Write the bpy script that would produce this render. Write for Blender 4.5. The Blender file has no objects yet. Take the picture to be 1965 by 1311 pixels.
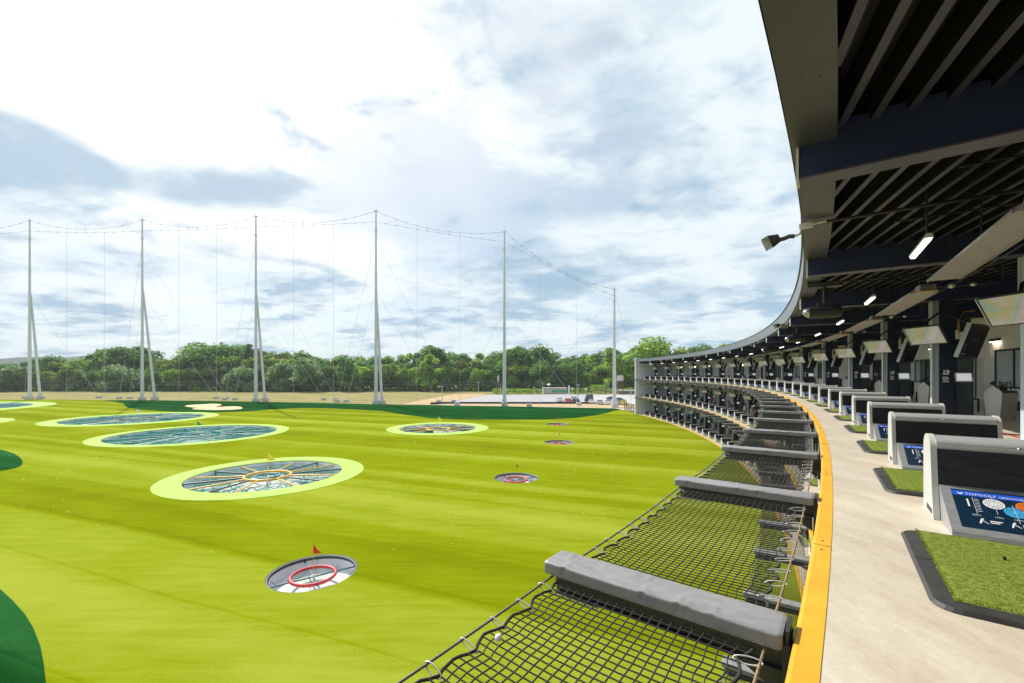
import bpy, math, random
import numpy as np
from math import sin, cos, pi, radians, atan2, hypot, sqrt, floor
from mathutils import Vector, Matrix
from mathutils.geometry import tessellate_polygon

random.seed(7)
scene = bpy.context.scene
COL = scene.collection

# ------------------------------------------------------------------ calibration of the place (metres)
FPX, H0, CX = 838.26, 716.68, 982.5          # focal length, horizon and centre of the 1965 px wide photograph
EYE = 10.1
CXC, CYC = -113.03, 91.03                    # centre of the building's arc
RD, TH0, DTH = 145.81, radians(84.06588), radians(1.316375)
DECK = {3: 8.61, 2: 4.33, 1: 0.06}
TIER = {3: 'top', 2: 'middle', 1: 'bottom'}
R_EDGE = 144.85


def gp(px, py):
    """ground point seen at a pixel of the photograph"""
    Y = FPX * EYE / (py - H0)
    return ((px - CX) * Y / FPX, Y)


def xat(px, Y):
    return (px - CX) * Y / FPX


def zat(py, Y):
    return EYE - (py - H0) * Y / FPX


def P(i, r, z=0.0):
    th = TH0 + i * DTH
    return Vector((CXC + r * sin(th), CYC + r * cos(th), z))


def PHI(i):
    return pi / 2 - (TH0 + i * DTH)


def i_from_px(px, r):
    lo, hi = -1.0, 33.5
    for _ in range(60):
        m = (lo + hi) / 2
        p = P(m, r)
        if CX + FPX * p.x / p.y < px:
            lo = m
        else:
            hi = m
    return (lo + hi) / 2


# ------------------------------------------------------------------ materials
MATS = {}


def mat(name, color, rough=0.6, metal=0.0, var=0.0, scale=4.0, bump=0.0, bscale=40.0, spec=0.5, dark=None, coords='Object', stretch=None):
    if name in MATS:
        return MATS[name]
    m = bpy.data.materials.new(name)
    m.use_nodes = True
    nt = m.node_tree
    b = nt.nodes['Principled BSDF']
    b.inputs['Roughness'].default_value = rough
    b.inputs['Metallic'].default_value = metal
    b.inputs['Specular IOR Level'].default_value = spec
    tc = nt.nodes.new('ShaderNodeTexCoord')
    src = tc.outputs[coords]
    if stretch:
        mp = nt.nodes.new('ShaderNodeMapping')
        mp.inputs['Scale'].default_value = stretch
        nt.links.new(src, mp.inputs['Vector'])
        src = mp.outputs['Vector']
    c = (*color, 1)
    if var > 0 or dark:
        n = nt.nodes.new('ShaderNodeTexNoise')
        n.inputs['Scale'].default_value = scale
        n.inputs['Detail'].default_value = 6
        n.inputs['Roughness'].default_value = 0.6
        nt.links.new(src, n.inputs['Vector'])
        rp = nt.nodes.new('ShaderNodeValToRGB')
        d = dark or tuple(x * (1 - var) for x in color)
        l = tuple(min(1, x * (1 + var * 0.6)) for x in color)
        rp.color_ramp.elements[0].position = 0.32
        rp.color_ramp.elements[0].color = (*d, 1)
        rp.color_ramp.elements[1].position = 0.68
        rp.color_ramp.elements[1].color = (*l, 1)
        nt.links.new(n.outputs['Fac'], rp.inputs['Fac'])
        nt.links.new(rp.outputs['Color'], b.inputs['Base Color'])
    else:
        b.inputs['Base Color'].default_value = c
    if bump > 0:
        n2 = nt.nodes.new('ShaderNodeTexNoise')
        n2.inputs['Scale'].default_value = bscale
        n2.inputs['Detail'].default_value = 4
        nt.links.new(src, n2.inputs['Vector'])
        bp = nt.nodes.new('ShaderNodeBump')
        bp.inputs['Strength'].default_value = bump
        bp.inputs['Distance'].default_value = 0.02
        nt.links.new(n2.outputs['Fac'], bp.inputs['Height'])
        nt.links.new(bp.outputs['Normal'], b.inputs['Normal'])
    MATS[name] = m
    return m


def emis(name, color, strength):
    m = mat(name, color, 0.4)
    b = m.node_tree.nodes['Principled BSDF']
    b.inputs['Emission Color'].default_value = (*color, 1)
    b.inputs['Emission Strength'].default_value = strength
    return m


def turf_mat(name, cd, cm, cl, roll=4.6, contrast=1.0, fine=2.3):
    """artificial turf laid in rolls: every roll has its own pile direction and tone"""
    m = bpy.data.materials.new(name)
    m.use_nodes = True
    nt = m.node_tree
    N = nt.nodes.new
    L = nt.links.new
    b = nt.nodes['Principled BSDF']
    b.inputs['Roughness'].default_value = 1.0
    b.inputs['Specular IOR Level'].default_value = 0.0
    geo = N('ShaderNodeNewGeometry')
    # slow bending of the seams
    nz = N('ShaderNodeTexNoise'); nz.inputs['Scale'].default_value = 0.045; nz.inputs['Detail'].default_value = 3
    L(geo.outputs['Position'], nz.inputs['Vector'])
    dot = N('ShaderNodeVectorMath'); dot.operation = 'DOT_PRODUCT'
    dot.inputs[1].default_value = (0.363 / roll, 0.932 / roll, 0)
    L(geo.outputs['Position'], dot.inputs[0])
    ad = N('ShaderNodeMath'); ad.operation = 'MULTIPLY_ADD'; ad.inputs[1].default_value = 0.42
    L(nz.outputs['Fac'], ad.inputs[0]); L(dot.outputs['Value'], ad.inputs[2])
    def m1(op, x, y=None, z=None):
        q = N('ShaderNodeMath'); q.operation = op
        for kk, vv in enumerate((x, y, z)):
            if vv is None: continue
            if isinstance(vv, (int, float)): q.inputs[kk].default_value = vv
            else: L(vv, q.inputs[kk])
        return q.outputs[0]

    def rolls(x, soft):
        fl = m1('FLOOR', x); fr = m1('FRACT', x)
        w0 = N('ShaderNodeTexWhiteNoise'); w0.noise_dimensions = '1D'; L(fl, w0.inputs['W'])
        w1 = N('ShaderNodeTexWhiteNoise'); w1.noise_dimensions = '1D'; L(m1('ADD', fl, 1.0), w1.inputs['W'])
        t = N('ShaderNodeMapRange'); t.interpolation_type = 'SMOOTHSTEP'; t.inputs['From Min'].default_value = 1 - soft; t.inputs['From Max'].default_value = 1.0
        L(fr, t.inputs['Value'])
        mx = N('ShaderNodeMix'); L(t.outputs['Result'], mx.inputs[0]); L(w0.outputs['Value'], mx.inputs[2]); L(w1.outputs['Value'], mx.inputs[3])
        return mx.outputs[0], fr
    big, fr = rolls(ad.outputs[0], .16)
    half, fr2 = rolls(m1('MULTIPLY', ad.outputs[0], 2.37), .45)
    seam = N('ShaderNodeMapRange'); seam.inputs['From Min'].default_value = 0.0; seam.inputs['From Max'].default_value = 0.045
    seam.inputs['To Min'].default_value = -0.16; seam.inputs['To Max'].default_value = 0.0
    L(fr, seam.inputs['Value'])
    # broad patches
    n2 = N('ShaderNodeTexNoise'); n2.inputs['Scale'].default_value = 0.09; n2.inputs['Detail'].default_value = 5; n2.inputs['Roughness'].default_value = 0.6
    L(geo.outputs['Position'], n2.inputs['Vector'])
    # brushed streaks
    mp = N('ShaderNodeMapping'); mp.inputs['Rotation'].default_value = (0, 0, radians(21)); mp.inputs['Scale'].default_value = (0.25, 2.2, 1)
    L(geo.outputs['Position'], mp.inputs['Vector'])
    n3 = N('ShaderNodeTexNoise'); n3.inputs['Scale'].default_value = 1.0; n3.inputs['Detail'].default_value = 6; n3.inputs['Roughness'].default_value = 0.65
    L(mp.outputs['Vector'], n3.inputs['Vector'])
    # fibres
    n4 = N('ShaderNodeTexNoise'); n4.inputs['Scale'].default_value = 14.0; n4.inputs['Detail'].default_value = 6; n4.inputs['Roughness'].default_value = 0.8
    L(geo.outputs['Position'], n4.inputs['Vector'])

    def mad(a, k, c):
        q = N('ShaderNodeMath'); q.operation = 'MULTIPLY_ADD'; q.inputs[1].default_value = k
        L(a, q.inputs[0])
        if isinstance(c, (int, float)):
            q.inputs[2].default_value = c
        else:
            L(c, q.inputs[2])
        return q.outputs[0]
    k = contrast
    s = mad(big, 0.34 * k, 0.5 - 0.5 * (0.34 * k + 0.24 * k + 0.55 * k + 0.45 * k + 0.35 * fine))
    s = mad(half, 0.24 * k, s)
    s = m1('ADD', s, m1('MULTIPLY', seam.outputs['Result'], k))
    s = mad(n2.outputs['Fac'], 0.55 * k, s)
    s = mad(n3.outputs['Fac'], 0.45 * k, s)
    s = mad(n4.outputs['Fac'], 0.35 * fine, s)
    rp = N('ShaderNodeValToRGB')
    e = rp.color_ramp.elements
    e[0].position = 0.22; e[0].color = (*cd, 1)
    e[1].position = 0.78; e[1].color = (*cl, 1)
    em = rp.color_ramp.elements.new(0.5); em.color = (*cm, 1)
    L(s, rp.inputs['Fac'])
    L(rp.outputs['Color'], b.inputs['Base Color'])
    n5 = N('ShaderNodeTexNoise'); n5.inputs['Scale'].default_value = 22.0; n5.inputs['Detail'].default_value = 3
    L(geo.outputs['Position'], n5.inputs['Vector'])
    bp = N('ShaderNodeBump'); bp.inputs['Strength'].default_value = 0.5; bp.inputs['Distance'].default_value = 0.03
    L(n5.outputs['Fac'], bp.inputs['Height'])
    L(bp.outputs['Normal'], b.inputs['Normal'])
    MATS[name] = m
    return m


M_TURF = turf_mat('fairway_turf', (0.145, 0.170, 0.0012), (0.207, 0.252, 0.0045), (0.290, 0.330, 0.034))
M_DTURF = turf_mat('rough_turf', (0.006, 0.042, 0.008), (0.010, 0.068, 0.013), (0.022, 0.108, 0.030), contrast=1.0)
M_LIME = mat('lime_turf', (0.40, 0.62, 0.125), 0.85, var=0.10, scale=0.6, bump=0.2, bscale=12, spec=0.1)
M_SAND = mat('bunker_sand', (0.72, 0.50, 0.30), 0.9, var=0.10, scale=0.5, spec=0.1)
M_MEADOW = mat('dry_meadow', (0.33, 0.275, 0.135), 0.95, dark=(0.205, 0.195, 0.078), scale=0.12, spec=0.0, var=0.25, coords='Object', stretch=(.5, 2.0, 1))
M_GRAVEL = mat('sandy_path', (0.50, 0.36, 0.21), 0.95, var=0.2, scale=0.3, spec=0.1)
M_PALE = mat('pale_gravel', (0.55, 0.50, 0.42), 0.95, var=0.2, scale=0.3, spec=0.1)


def concrete_mat():
    m = mat('deck_concrete', (0.6, 0.52, 0.41), 0.40, spec=0.4)
    nt = m.node_tree; N = nt.nodes.new; L = nt.links.new
    b = nt.nodes['Principled BSDF']
    geo = N('ShaderNodeNewGeometry')
    def noise(sc, det, rough, st=(1, 1, 1), rot=0.0):
        mp = N('ShaderNodeMapping'); mp.inputs['Scale'].default_value = st; mp.inputs['Rotation'].default_value = (0, 0, rot)
        L(geo.outputs['Position'], mp.inputs['Vector'])
        n = N('ShaderNodeTexNoise'); n.inputs['Scale'].default_value = sc; n.inputs['Detail'].default_value = det; n.inputs['Roughness'].default_value = rough
        L(mp.outputs['Vector'], n.inputs['Vector'])
        return n.outputs['Fac']
    a = noise(0.55, 5, .55); c = noise(3.2, 7, .66, (1.0, .22, 1), radians(-62)); d = noise(34, 3, .6); e = noise(9, 8, .7, (1, .45, 1), radians(20))
    def mad(x, k, y):
        q = N('ShaderNodeMath'); q.operation = 'MULTIPLY_ADD'; q.inputs[1].default_value = k
        L(x, q.inputs[0])
        if isinstance(y, float): q.inputs[2].default_value = y
        else: L(y, q.inputs[2])
        return q.outputs[0]
    v = mad(a, .55, -.60); v = mad(c, .65, v); v = mad(e, .60, v); v = mad(d, .4, v)
    rp = N('ShaderNodeValToRGB'); cr = rp.color_ramp
    cr.elements[0].position = .14; cr.elements[0].color = (0.42, 0.355, 0.265, 1)
    cr.elements[1].position = .82; cr.elements[1].color = (0.66, 0.61, 0.52, 1)
    q = cr.elements.new(.5); q.color = (0.56, 0.49, 0.385, 1)
    L(v, rp.inputs['Fac']); L(rp.outputs['Color'], b.inputs['Base Color'])
    rr_ = N('ShaderNodeMapRange'); rr_.inputs['To Min'].default_value = .28; rr_.inputs['To Max'].default_value = .55
    L(c, rr_.inputs['Value']); L(rr_.outputs['Result'], b.inputs['Roughness'])
    bp = N('ShaderNodeBump'); bp.inputs['Strength'].default_value = .08; bp.inputs['Distance'].default_value = .01
    L(d, bp.inputs['Height']); L(bp.outputs['Normal'], b.inputs['Normal'])
    return m


M_CONC = concrete_mat()
M_YEL = mat('yellow_paint', (0.80, 0.44, 0.025), 0.5, dark=(0.66, 0.335, 0.02), var=0.07, scale=2.2, bump=0.08, bscale=60)
def scuff(m, col, scale, lo, hi, stretch=(1, 1, 1)):
    nt = m.node_tree; N = nt.nodes.new; L = nt.links.new
    b = nt.nodes['Principled BSDF']
    src = b.inputs['Base Color'].links[0].from_socket
    geo = N('ShaderNodeNewGeometry'); mp = N('ShaderNodeMapping'); mp.inputs['Scale'].default_value = stretch
    L(geo.outputs['Position'], mp.inputs['Vector'])
    n = N('ShaderNodeTexNoise'); n.inputs['Scale'].default_value = scale; n.inputs['Detail'].default_value = 9; n.inputs['Roughness'].default_value = .75
    L(mp.outputs['Vector'], n.inputs['Vector'])
    r = N('ShaderNodeMapRange'); r.inputs['From Min'].default_value = lo; r.inputs['From Max'].default_value = hi
    L(n.outputs['Fac'], r.inputs['Value'])
    mx = N('ShaderNodeMix'); mx.data_type = 'RGBA'; L(r.outputs['Result'], mx.inputs[0]); L(src, mx.inputs[6]); mx.inputs[7].default_value = (*col, 1)
    L(mx.outputs[2], b.inputs['Base Color'])


scuff(M_YEL, (0.26, 0.17, 0.06), 5.0, .63, .80)
M_RED = mat('red_line_paint', (0.75, 0.015, 0.01), 0.5)
M_STEEL = mat('pale_painted_steel', (0.50, 0.56, 0.62), 0.45, var=0.06, scale=3)
M_MAST = mat('grey_mast_paint', (0.62, 0.62, 0.66), 0.45, var=0.08, scale=1)
M_DSTEEL = mat('dark_steel', (0.03, 0.032, 0.036), 0.5)
M_GALV = mat('galvanised_steel', (0.55, 0.54, 0.52), 0.35, metal=0.8, var=0.15, scale=20)
M_RUST = mat('rusty_cable', (0.30, 0.22, 0.13), 0.6, metal=0.3, var=0.3, scale=40)
M_CABLE = mat('steel_cable', (0.16, 0.16, 0.16), 0.5, metal=0.5, var=0.3, scale=60)
M_NET = mat('black_net_cord', (0.020, 0.020, 0.020), 0.8)
M_ROPE = mat('dark_edge_rope', (0.035, 0.037, 0.035), 0.9, var=0.5, scale=60)
M_NAVY = mat('navy_panel', (0.013, 0.021, 0.045), 0.5, var=0.10, scale=3, spec=0.3)
M_BEAM = mat('dark_beam_paint', (0.020, 0.028, 0.095), 0.40, var=0.14, scale=0.8, spec=0.35)
M_DECKING = mat('dark_roof_decking', (0.006, 0.005, 0.012), 0.5, spec=0.3)
M_RIB_LIT = mat('rib_painted_light', (0.066, 0.060, 0.098), 0.4, metal=0.3, var=0.15, scale=1.0)  # decking colour with floor light painted in, for the rib undersides
M_SOFFIT = mat('soffit_metal', (0.072, 0.068, 0.108), 0.4, metal=0.2, var=0.14, scale=0.8)
M_FASCIA = mat('fascia_metal', (0.145, 0.165, 0.20), 0.45, var=0.05, scale=0.6)
M_WALL = mat('pale_grey_render', (0.72, 0.755, 0.83), 0.8, var=0.05, scale=0.4)
M_WHITE = mat('white_plaster', (0.84, 0.81, 0.82), 0.8, var=0.05, scale=0.7)
M_PLATE = mat('light_grey_metal', (0.56, 0.555, 0.53), 0.38, var=0.05, scale=4)
M_SILVER = mat('silver_roll_metal', (0.50, 0.505, 0.515), 0.34, metal=0.30, var=0.05, scale=6)
M_BRUSHED = mat('brushed_frame_metal', (0.44, 0.45, 0.46), 0.42, metal=0.5, var=0.25, scale=14, stretch=(1, 5, 5))
M_VINYL = mat('black_vinyl', (0.0125, 0.012, 0.016), 0.42, bump=0.5, bscale=6, stretch=(1.0, 1.0, 2.5), spec=0.4)
M_RUBBER = mat('black_rubber', (0.035, 0.034, 0.034), 0.6, var=0.35, scale=7, bump=0.08, bscale=60)
M_MAT = mat('mat_turf', (0.25, 0.31, 0.055), 0.9, dark=(0.105, 0.150, 0.016), scale=26, var=0.25, bump=0.9, bscale=120, spec=0.08)
M_PAD = mat('grey_vinyl_pad', (0.265, 0.257, 0.263), 0.40, var=0.16, scale=6, bump=0.15, bscale=9, spec=0.5, stretch=(1.0, 3.0, 1.0))
scuff(M_PAD, (0.40, 0.38, 0.36), 9.0, .60, .85, (1, 3, 1))
M_SCREEN = mat('dark_screen_glass', (0.009, 0.007, 0.014), 0.35, spec=0.02)
M_BEZEL = mat('monitor_bezel', (0.018, 0.018, 0.02), 0.4)
M_HEATER = mat('brushed_heater_steel', (0.36, 0.325, 0.33), 0.45, metal=0.3, var=0.12, scale=2.5, stretch=(4, 1, 1))
M_AMBER = mat('yellow_wire_plastic', (0.70, 0.36, 0.01), 0.5)
M_BLUE = mat('sign_blue', (0.015, 0.10, 0.62), 0.35)
M_SNAVY = mat('sign_navy', (0.005, 0.022, 0.05), 0.30, spec=0.5)
M_SWHITE = mat('sign_white', (0.75, 0.75, 0.77), 0.4)
M_SORANGE = mat('sign_orange', (0.80, 0.19, 0.015), 0.4)
M_SCYAN = mat('sign_cyan', (0.055, 0.40, 0.72), 0.4)
M_SGREEN = mat('sign_green', (0.05, 0.42, 0.10), 0.4)
M_SRED = mat('sign_red', (0.62, 0.03, 0.03), 0.4)
M_TEAL = mat('teal_coated_steel', (0.012, 0.15, 0.16), 0.45)
M_TEALN = mat('teal_rope', (0.06, 0.34, 0.30), 0.7)
M_PIT = mat('grey_pit_wall', (0.80, 0.82, 0.88), 0.7, var=0.2, scale=1.2)
M_PITF = mat('pale_pit_floor', (0.78, 0.78, 0.76), 0.7, var=0.3, scale=1.6)
M_RRING = mat('red_ring_padding', (0.60, 0.035, 0.05), 0.45, var=0.2, scale=6)
M_YRING = mat('yellow_ring_padding', (0.78, 0.42, 0.03), 0.45, var=0.1, scale=6)
M_CRING = mat('teal_ring_padding', (0.01, 0.20, 0.22), 0.45)
M_BRING = mat('brown_ring_padding', (0.25, 0.16, 0.14), 0.5)
M_FRED = mat('red_flag_cloth', (0.70, 0.012, 0.03), 0.7)
M_FYEL = mat('yellow_flag_cloth', (0.90, 0.76, 0.06), 0.7)
M_FWHITE = mat('white_flag_cloth', (0.80, 0.76, 0.74), 0.7)
M_FGREEN = mat('green_flag_cloth', (0.01, 0.30, 0.08), 0.7)
M_BALL = mat('golf_ball_white', (0.85, 0.85, 0.86), 0.4)
M_BARK = mat('tree_bark', (0.10, 0.085, 0.065), 0.9, var=0.3, scale=1.5)
M_BIRCH = mat('pale_bark', (0.38, 0.36, 0.32), 0.85, var=0.3, scale=1.5)
M_CONCB = mat('concrete_block', (0.50, 0.49, 0.46), 0.85, var=0.12, scale=1)
M_WOOD = mat('weathered_timber', (0.20, 0.14, 0.09), 0.8, var=0.2, scale=2)
M_BLACK = mat('black_lacquer', (0.012, 0.012, 0.013), 0.45)
M_SOFA = mat('black_leather', (0.012, 0.012, 0.014), 0.45, bump=0.2, bscale=8)
M_STAND = mat('white_stand_laminate', (0.70, 0.685, 0.66), 0.4, var=0.04, scale=2)
M_STANDG = mat('grey_stand_laminate', (0.55, 0.53, 0.52), 0.5, var=0.05, scale=3)
M_CLUB = mat('club_grips', (0.015, 0.016, 0.02), 0.4)
M_CLUBB = mat('club_heads', (0.45, 0.47, 0.50), 0.25, metal=0.8)
M_GLASS = mat('dark_window_glass', (0.03, 0.05, 0.06), 0.08, spec=0.8)
M_TGLASS = mat('teal_window_glass', (0.05, 0.17, 0.16), 0.15, spec=0.6)
M_BGLASS = mat('pale_blue_window', (0.56, 0.64, 0.72), 0.12, spec=0.8)
M_DOOR = mat('white_door_paint', (0.66, 0.64, 0.60), 0.5)
M_ORANGE = mat('orange_wall_panel', (0.85, 0.33, 0.01), 0.5)
M_TABLET = emis('pale_tablet_screen', (0.62, 0.63, 0.70), 0.55)
M_LAMP = emis('lit_lamp_diffuser', (1.0, 0.93, 0.80), 2.5)
M_EXIT = emis('green_exit_light', (0.05, 0.55, 0.22), 0.7)
M_WARM_FILL = emis('warm_fill_lamp', (1.0, 0.80, 0.56), 14.0)  # glow of the back wall lamps, most of them added as fill


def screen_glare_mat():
    m = mat('painted_screen_glare', (0.33, 0.32, 0.31), 0.22, spec=0.8)  # bright reflection and its rainbow tint painted into the screen colour
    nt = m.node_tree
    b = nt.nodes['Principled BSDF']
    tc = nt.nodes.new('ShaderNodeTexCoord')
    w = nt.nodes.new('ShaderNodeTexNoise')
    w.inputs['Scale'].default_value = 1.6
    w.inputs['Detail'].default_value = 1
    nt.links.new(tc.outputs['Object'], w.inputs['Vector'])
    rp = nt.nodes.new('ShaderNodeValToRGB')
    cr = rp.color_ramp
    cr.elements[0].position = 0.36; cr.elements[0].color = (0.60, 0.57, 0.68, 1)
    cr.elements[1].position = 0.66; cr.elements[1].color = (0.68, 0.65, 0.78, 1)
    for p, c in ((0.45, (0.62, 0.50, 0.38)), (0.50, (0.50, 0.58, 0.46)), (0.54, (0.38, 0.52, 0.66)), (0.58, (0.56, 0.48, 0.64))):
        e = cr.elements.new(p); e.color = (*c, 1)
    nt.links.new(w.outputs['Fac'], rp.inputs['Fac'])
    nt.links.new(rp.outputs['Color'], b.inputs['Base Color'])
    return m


M_GLARE = screen_glare_mat()


def leaf_mat(name, color, trans=0.55):
    m = bpy.data.materials.new(name)
    m.use_nodes = True
    nt = m.node_tree
    nt.nodes.clear()
    out = nt.nodes.new('ShaderNodeOutputMaterial')
    d = nt.nodes.new('ShaderNodeBsdfDiffuse')
    t = nt.nodes.new('ShaderNodeBsdfTranslucent')
    mx = nt.nodes.new('ShaderNodeMixShader')
    oi = nt.nodes.new('ShaderNodeObjectInfo')
    hs = nt.nodes.new('ShaderNodeHueSaturation')
    mr = nt.nodes.new('ShaderNodeMapRange')
    mr.inputs['To Min'].default_value = 0.90
    mr.inputs['To Max'].default_value = 1.35
    nt.links.new(oi.outputs['Random'], mr.inputs['Value'])
    nt.links.new(mr.outputs['Result'], hs.inputs['Value'])
    hs.inputs['Color'].default_value = (*color, 1)
    nt.links.new(hs.outputs['Color'], d.inputs['Color'])
    nt.links.new(hs.outputs['Color'], t.inputs['Color'])
    mx.inputs['Fac'].default_value = trans
    nt.links.new(d.outputs[0], mx.inputs[1])
    nt.links.new(t.outputs[0], mx.inputs[2])
    nt.links.new(mx.outputs[0], out.inputs['Surface'])
    MATS[name] = m
    return m


def net_film(name, color, alpha):
    """very fine netting, far too fine to resolve: part cord, part opening"""
    m = bpy.data.materials.new(name)
    m.use_nodes = True
    nt = m.node_tree
    nt.nodes.clear()
    out = nt.nodes.new('ShaderNodeOutputMaterial')
    d = nt.nodes.new('ShaderNodeBsdfDiffuse'); d.inputs['Color'].default_value = (*color, 1)
    t = nt.nodes.new('ShaderNodeBsdfTransparent')
    mx = nt.nodes.new('ShaderNodeMixShader')
    tc = nt.nodes.new('ShaderNodeTexCoord')
    n = nt.nodes.new('ShaderNodeTexNoise'); n.inputs['Scale'].default_value = 0.9; n.inputs['Detail'].default_value = 3
    nt.links.new(tc.outputs['Object'], n.inputs['Vector'])
    mr = nt.nodes.new('ShaderNodeMapRange')
    mr.inputs['From Min'].default_value = 0.3; mr.inputs['From Max'].default_value = 0.7
    mr.inputs['To Min'].default_value = alpha * 0.4; mr.inputs['To Max'].default_value = min(1, alpha * 1.5)
    nt.links.new(n.outputs['Fac'], mr.inputs['Value'])
    nt.links.new(mr.outputs['Result'], mx.inputs['Fac'])
    nt.links.new(t.outputs[0], mx.inputs[1])
    nt.links.new(d.outputs[0], mx.inputs[2])
    nt.links.new(mx.outputs[0], out.inputs['Surface'])
    MATS[name] = m
    return m


M_GNET = net_film('green_target_net', (0.02, 0.22, 0.17), 0.32)
M_TNET = net_film('dense_teal_net', (0.015, 0.17, 0.135), 0.62)
M_WNET = net_film('thin_green_net', (0.03, 0.20, 0.13), 0.22)
M_GLASSRAIL = net_film('fence_mesh', (0.05, 0.05, 0.05), 0.35)


# ------------------------------------------------------------------ mesh helpers
class MB:
    """collects faces and builds ONE mesh object"""

    def __init__(s):
        s.v = []; s.f = []; s.m = []; s.sm = []

    def add(s, vs, fs, mi=0, smooth=False, M=None):
        o = len(s.v)
        if M is not None:
            vs = [M @ Vector(a) for a in vs]
        s.v += [tuple(a) for a in vs]
        for f in fs:
            s.f.append(tuple(o + k for k in f)); s.m.append(mi); s.sm.append(smooth)

    def box(s, lo, hi, mi=0, M=None):
        (a, b, c), (d, e, f) = lo, hi
        vs = [(a, b, c), (d, b, c), (d, e, c), (a, e, c), (a, b, f), (d, b, f), (d, e, f), (a, e, f)]
        s.add(vs, [(0, 3, 2, 1), (4, 5, 6, 7), (0, 1, 5, 4), (1, 2, 6, 5), (2, 3, 7, 6), (3, 0, 4, 7)], mi, False, M)

    def bbox(s, lo, hi, bev, mi=0, M=None):
        """box with chamfered edges"""
        b = bev
        (x0, y0, z0), (x1, y1, z1) = lo, hi
        vs = []
        for (z, k) in ((z0, b), (z0 + b, 0), (z1 - b, 0), (z1, b)):
            for q in ((x0 + k + b, y0 + k), (x1 - k - b, y0 + k), (x1 - k, y0 + k + b), (x1 - k, y1 - k - b), (x1 - k - b, y1 - k), (x0 + k + b, y1 - k), (x0 + k, y1 - k - b), (x0 + k, y0 + k + b)):
                vs.append((q[0], q[1], z))
        fs = [tuple(reversed(range(8))), tuple(range(24, 32))]
        for r in range(3):
            for k in range(8):
                fs.append((r * 8 + k, r * 8 + (k + 1) % 8, r * 8 + 8 + (k + 1) % 8, r * 8 + 8 + k))
        s.add(vs, fs, mi, False, M)

    def prism(s, prof, x0, x1, mi=0, smooth=False, M=None, axis='x'):
        """extrude a closed (a,b) profile along an axis"""
        n = len(prof)
        if axis == 'x':
            vs = [(x0, a, b) for a, b in prof] + [(x1, a, b) for a, b in prof]
        elif axis == 'z':
            vs = [(a, b, x0) for a, b in prof] + [(a, b, x1) for a, b in prof]
        else:
            vs = [(a, x0, b) for a, b in prof] + [(a, x1, b) for a, b in prof]
        fs = [(k, (k + 1) % n, n + (k + 1) % n, n + k) for k in range(n)]
        s.add(vs, fs, mi, smooth, M)
        o = len(s.v)
        s.add(vs[:n], [tuple(reversed(range(n)))], mi, False, M)
        s.add(vs[n:], [tuple(range(n))], mi, False, M)

    def tube(s, pts, r, n=6, mi=0, smooth=True, r1=None, caps=True, M=None):
        pts = [Vector(p) for p in pts]
        rs = r if isinstance(r, (list, tuple)) else [r + ((r1 if r1 is not None else r) - r) * k / max(1, len(pts) - 1) for k in range(len(pts))]
        vs = []
        for k, p in enumerate(pts):
            d = (pts[min(k + 1, len(pts) - 1)] - pts[max(k - 1, 0)])
            if d.length < 1e-9:
                d = Vector((0, 0, 1))
            d.normalize()
            up = Vector((0, 0, 1)) if abs(d.z) < 0.95 else Vector((1, 0, 0))
            a = d.cross(up).normalized(); b = a.cross(d)
            for q in range(n):
                t = 2 * pi * (q + 0.5) / n
                vs.append(p + (a * cos(t) + b * sin(t)) * rs[k])
        fs = []
        for k in range(len(pts) - 1):
            for q in range(n):
                fs.append((k * n + q, k * n + (q + 1) % n, (k + 1) * n + (q + 1) % n, (k + 1) * n + q))
        s.add(vs, fs, mi, smooth, M)
        if caps:
            s.add(vs[:n], [tuple(range(n))], mi, False, M)
            s.add(vs[-n:], [tuple(reversed(range(n)))], mi, False, M)

    def torus(s, c, R, r, n=32, k=8, mi=0, M=None):
        vs = []; fs = []
        for a in range(n):
            t = 2 * pi * a / n
            for b in range(k):
                u = 2 * pi * b / k
                vs.append((c[0] + (R + r * cos(u)) * cos(t), c[1] + (R + r * cos(u)) * sin(t), c[2] + r * sin(u)))
        for a in range(n):
            for b in range(k):
                fs.append((a * k + b, ((a + 1) % n) * k + b, ((a + 1) % n) * k + (b + 1) % k, a * k + (b + 1) % k))
        s.add(vs, fs, mi, True, M)

    def sphere(s, c, r, n=10, k=6, mi=0, M=None, sz=1.0):
        vs = [(c[0], c[1], c[2] + r * sz)]
        for a in range(1, k):
            t = pi * a / k
            for b in range(n):
                u = 2 * pi * b / n
                vs.append((c[0] + r * sin(t) * cos(u), c[1] + r * sin(t) * sin(u), c[2] + r * sz * cos(t)))
        vs.append((c[0], c[1], c[2] - r * sz))
        fs = [(0, 1 + b, 1 + (b + 1) % n) for b in range(n)]
        for a in range(k - 2):
            for b in range(n):
                fs.append((1 + a * n + b, 1 + (a + 1) * n + b, 1 + (a + 1) * n + (b + 1) % n, 1 + a * n + (b + 1) % n))
        e = len(vs) - 1
        fs += [(e, 1 + (k - 2) * n + (b + 1) % n, 1 + (k - 2) * n + b) for b in range(n)]
        s.add(vs, fs, mi, True, M)

    def build(s, name, mats, parent=None, loc=None, rotz=0.0):
        me = bpy.data.meshes.new(name)
        me.from_pydata(s.v, [], s.f)
        if not isinstance(mats, (list, tuple)):
            mats = [mats]
        for m in mats:
            me.materials.append(m)
        me.polygons.foreach_set('material_index', s.m)
        me.polygons.foreach_set('use_smooth', s.sm)
        me.update()
        return link(name, me, parent, loc, rotz)


def link(name, data, parent=None, loc=None, rotz=0.0):
    o = bpy.data.objects.new(name, data)
    COL.objects.link(o)
    if parent is not None:
        o.parent = parent
    if loc is not None:
        o.location = loc
    if rotz:
        o.rotation_euler = (0, 0, rotz)
    return o


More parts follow.
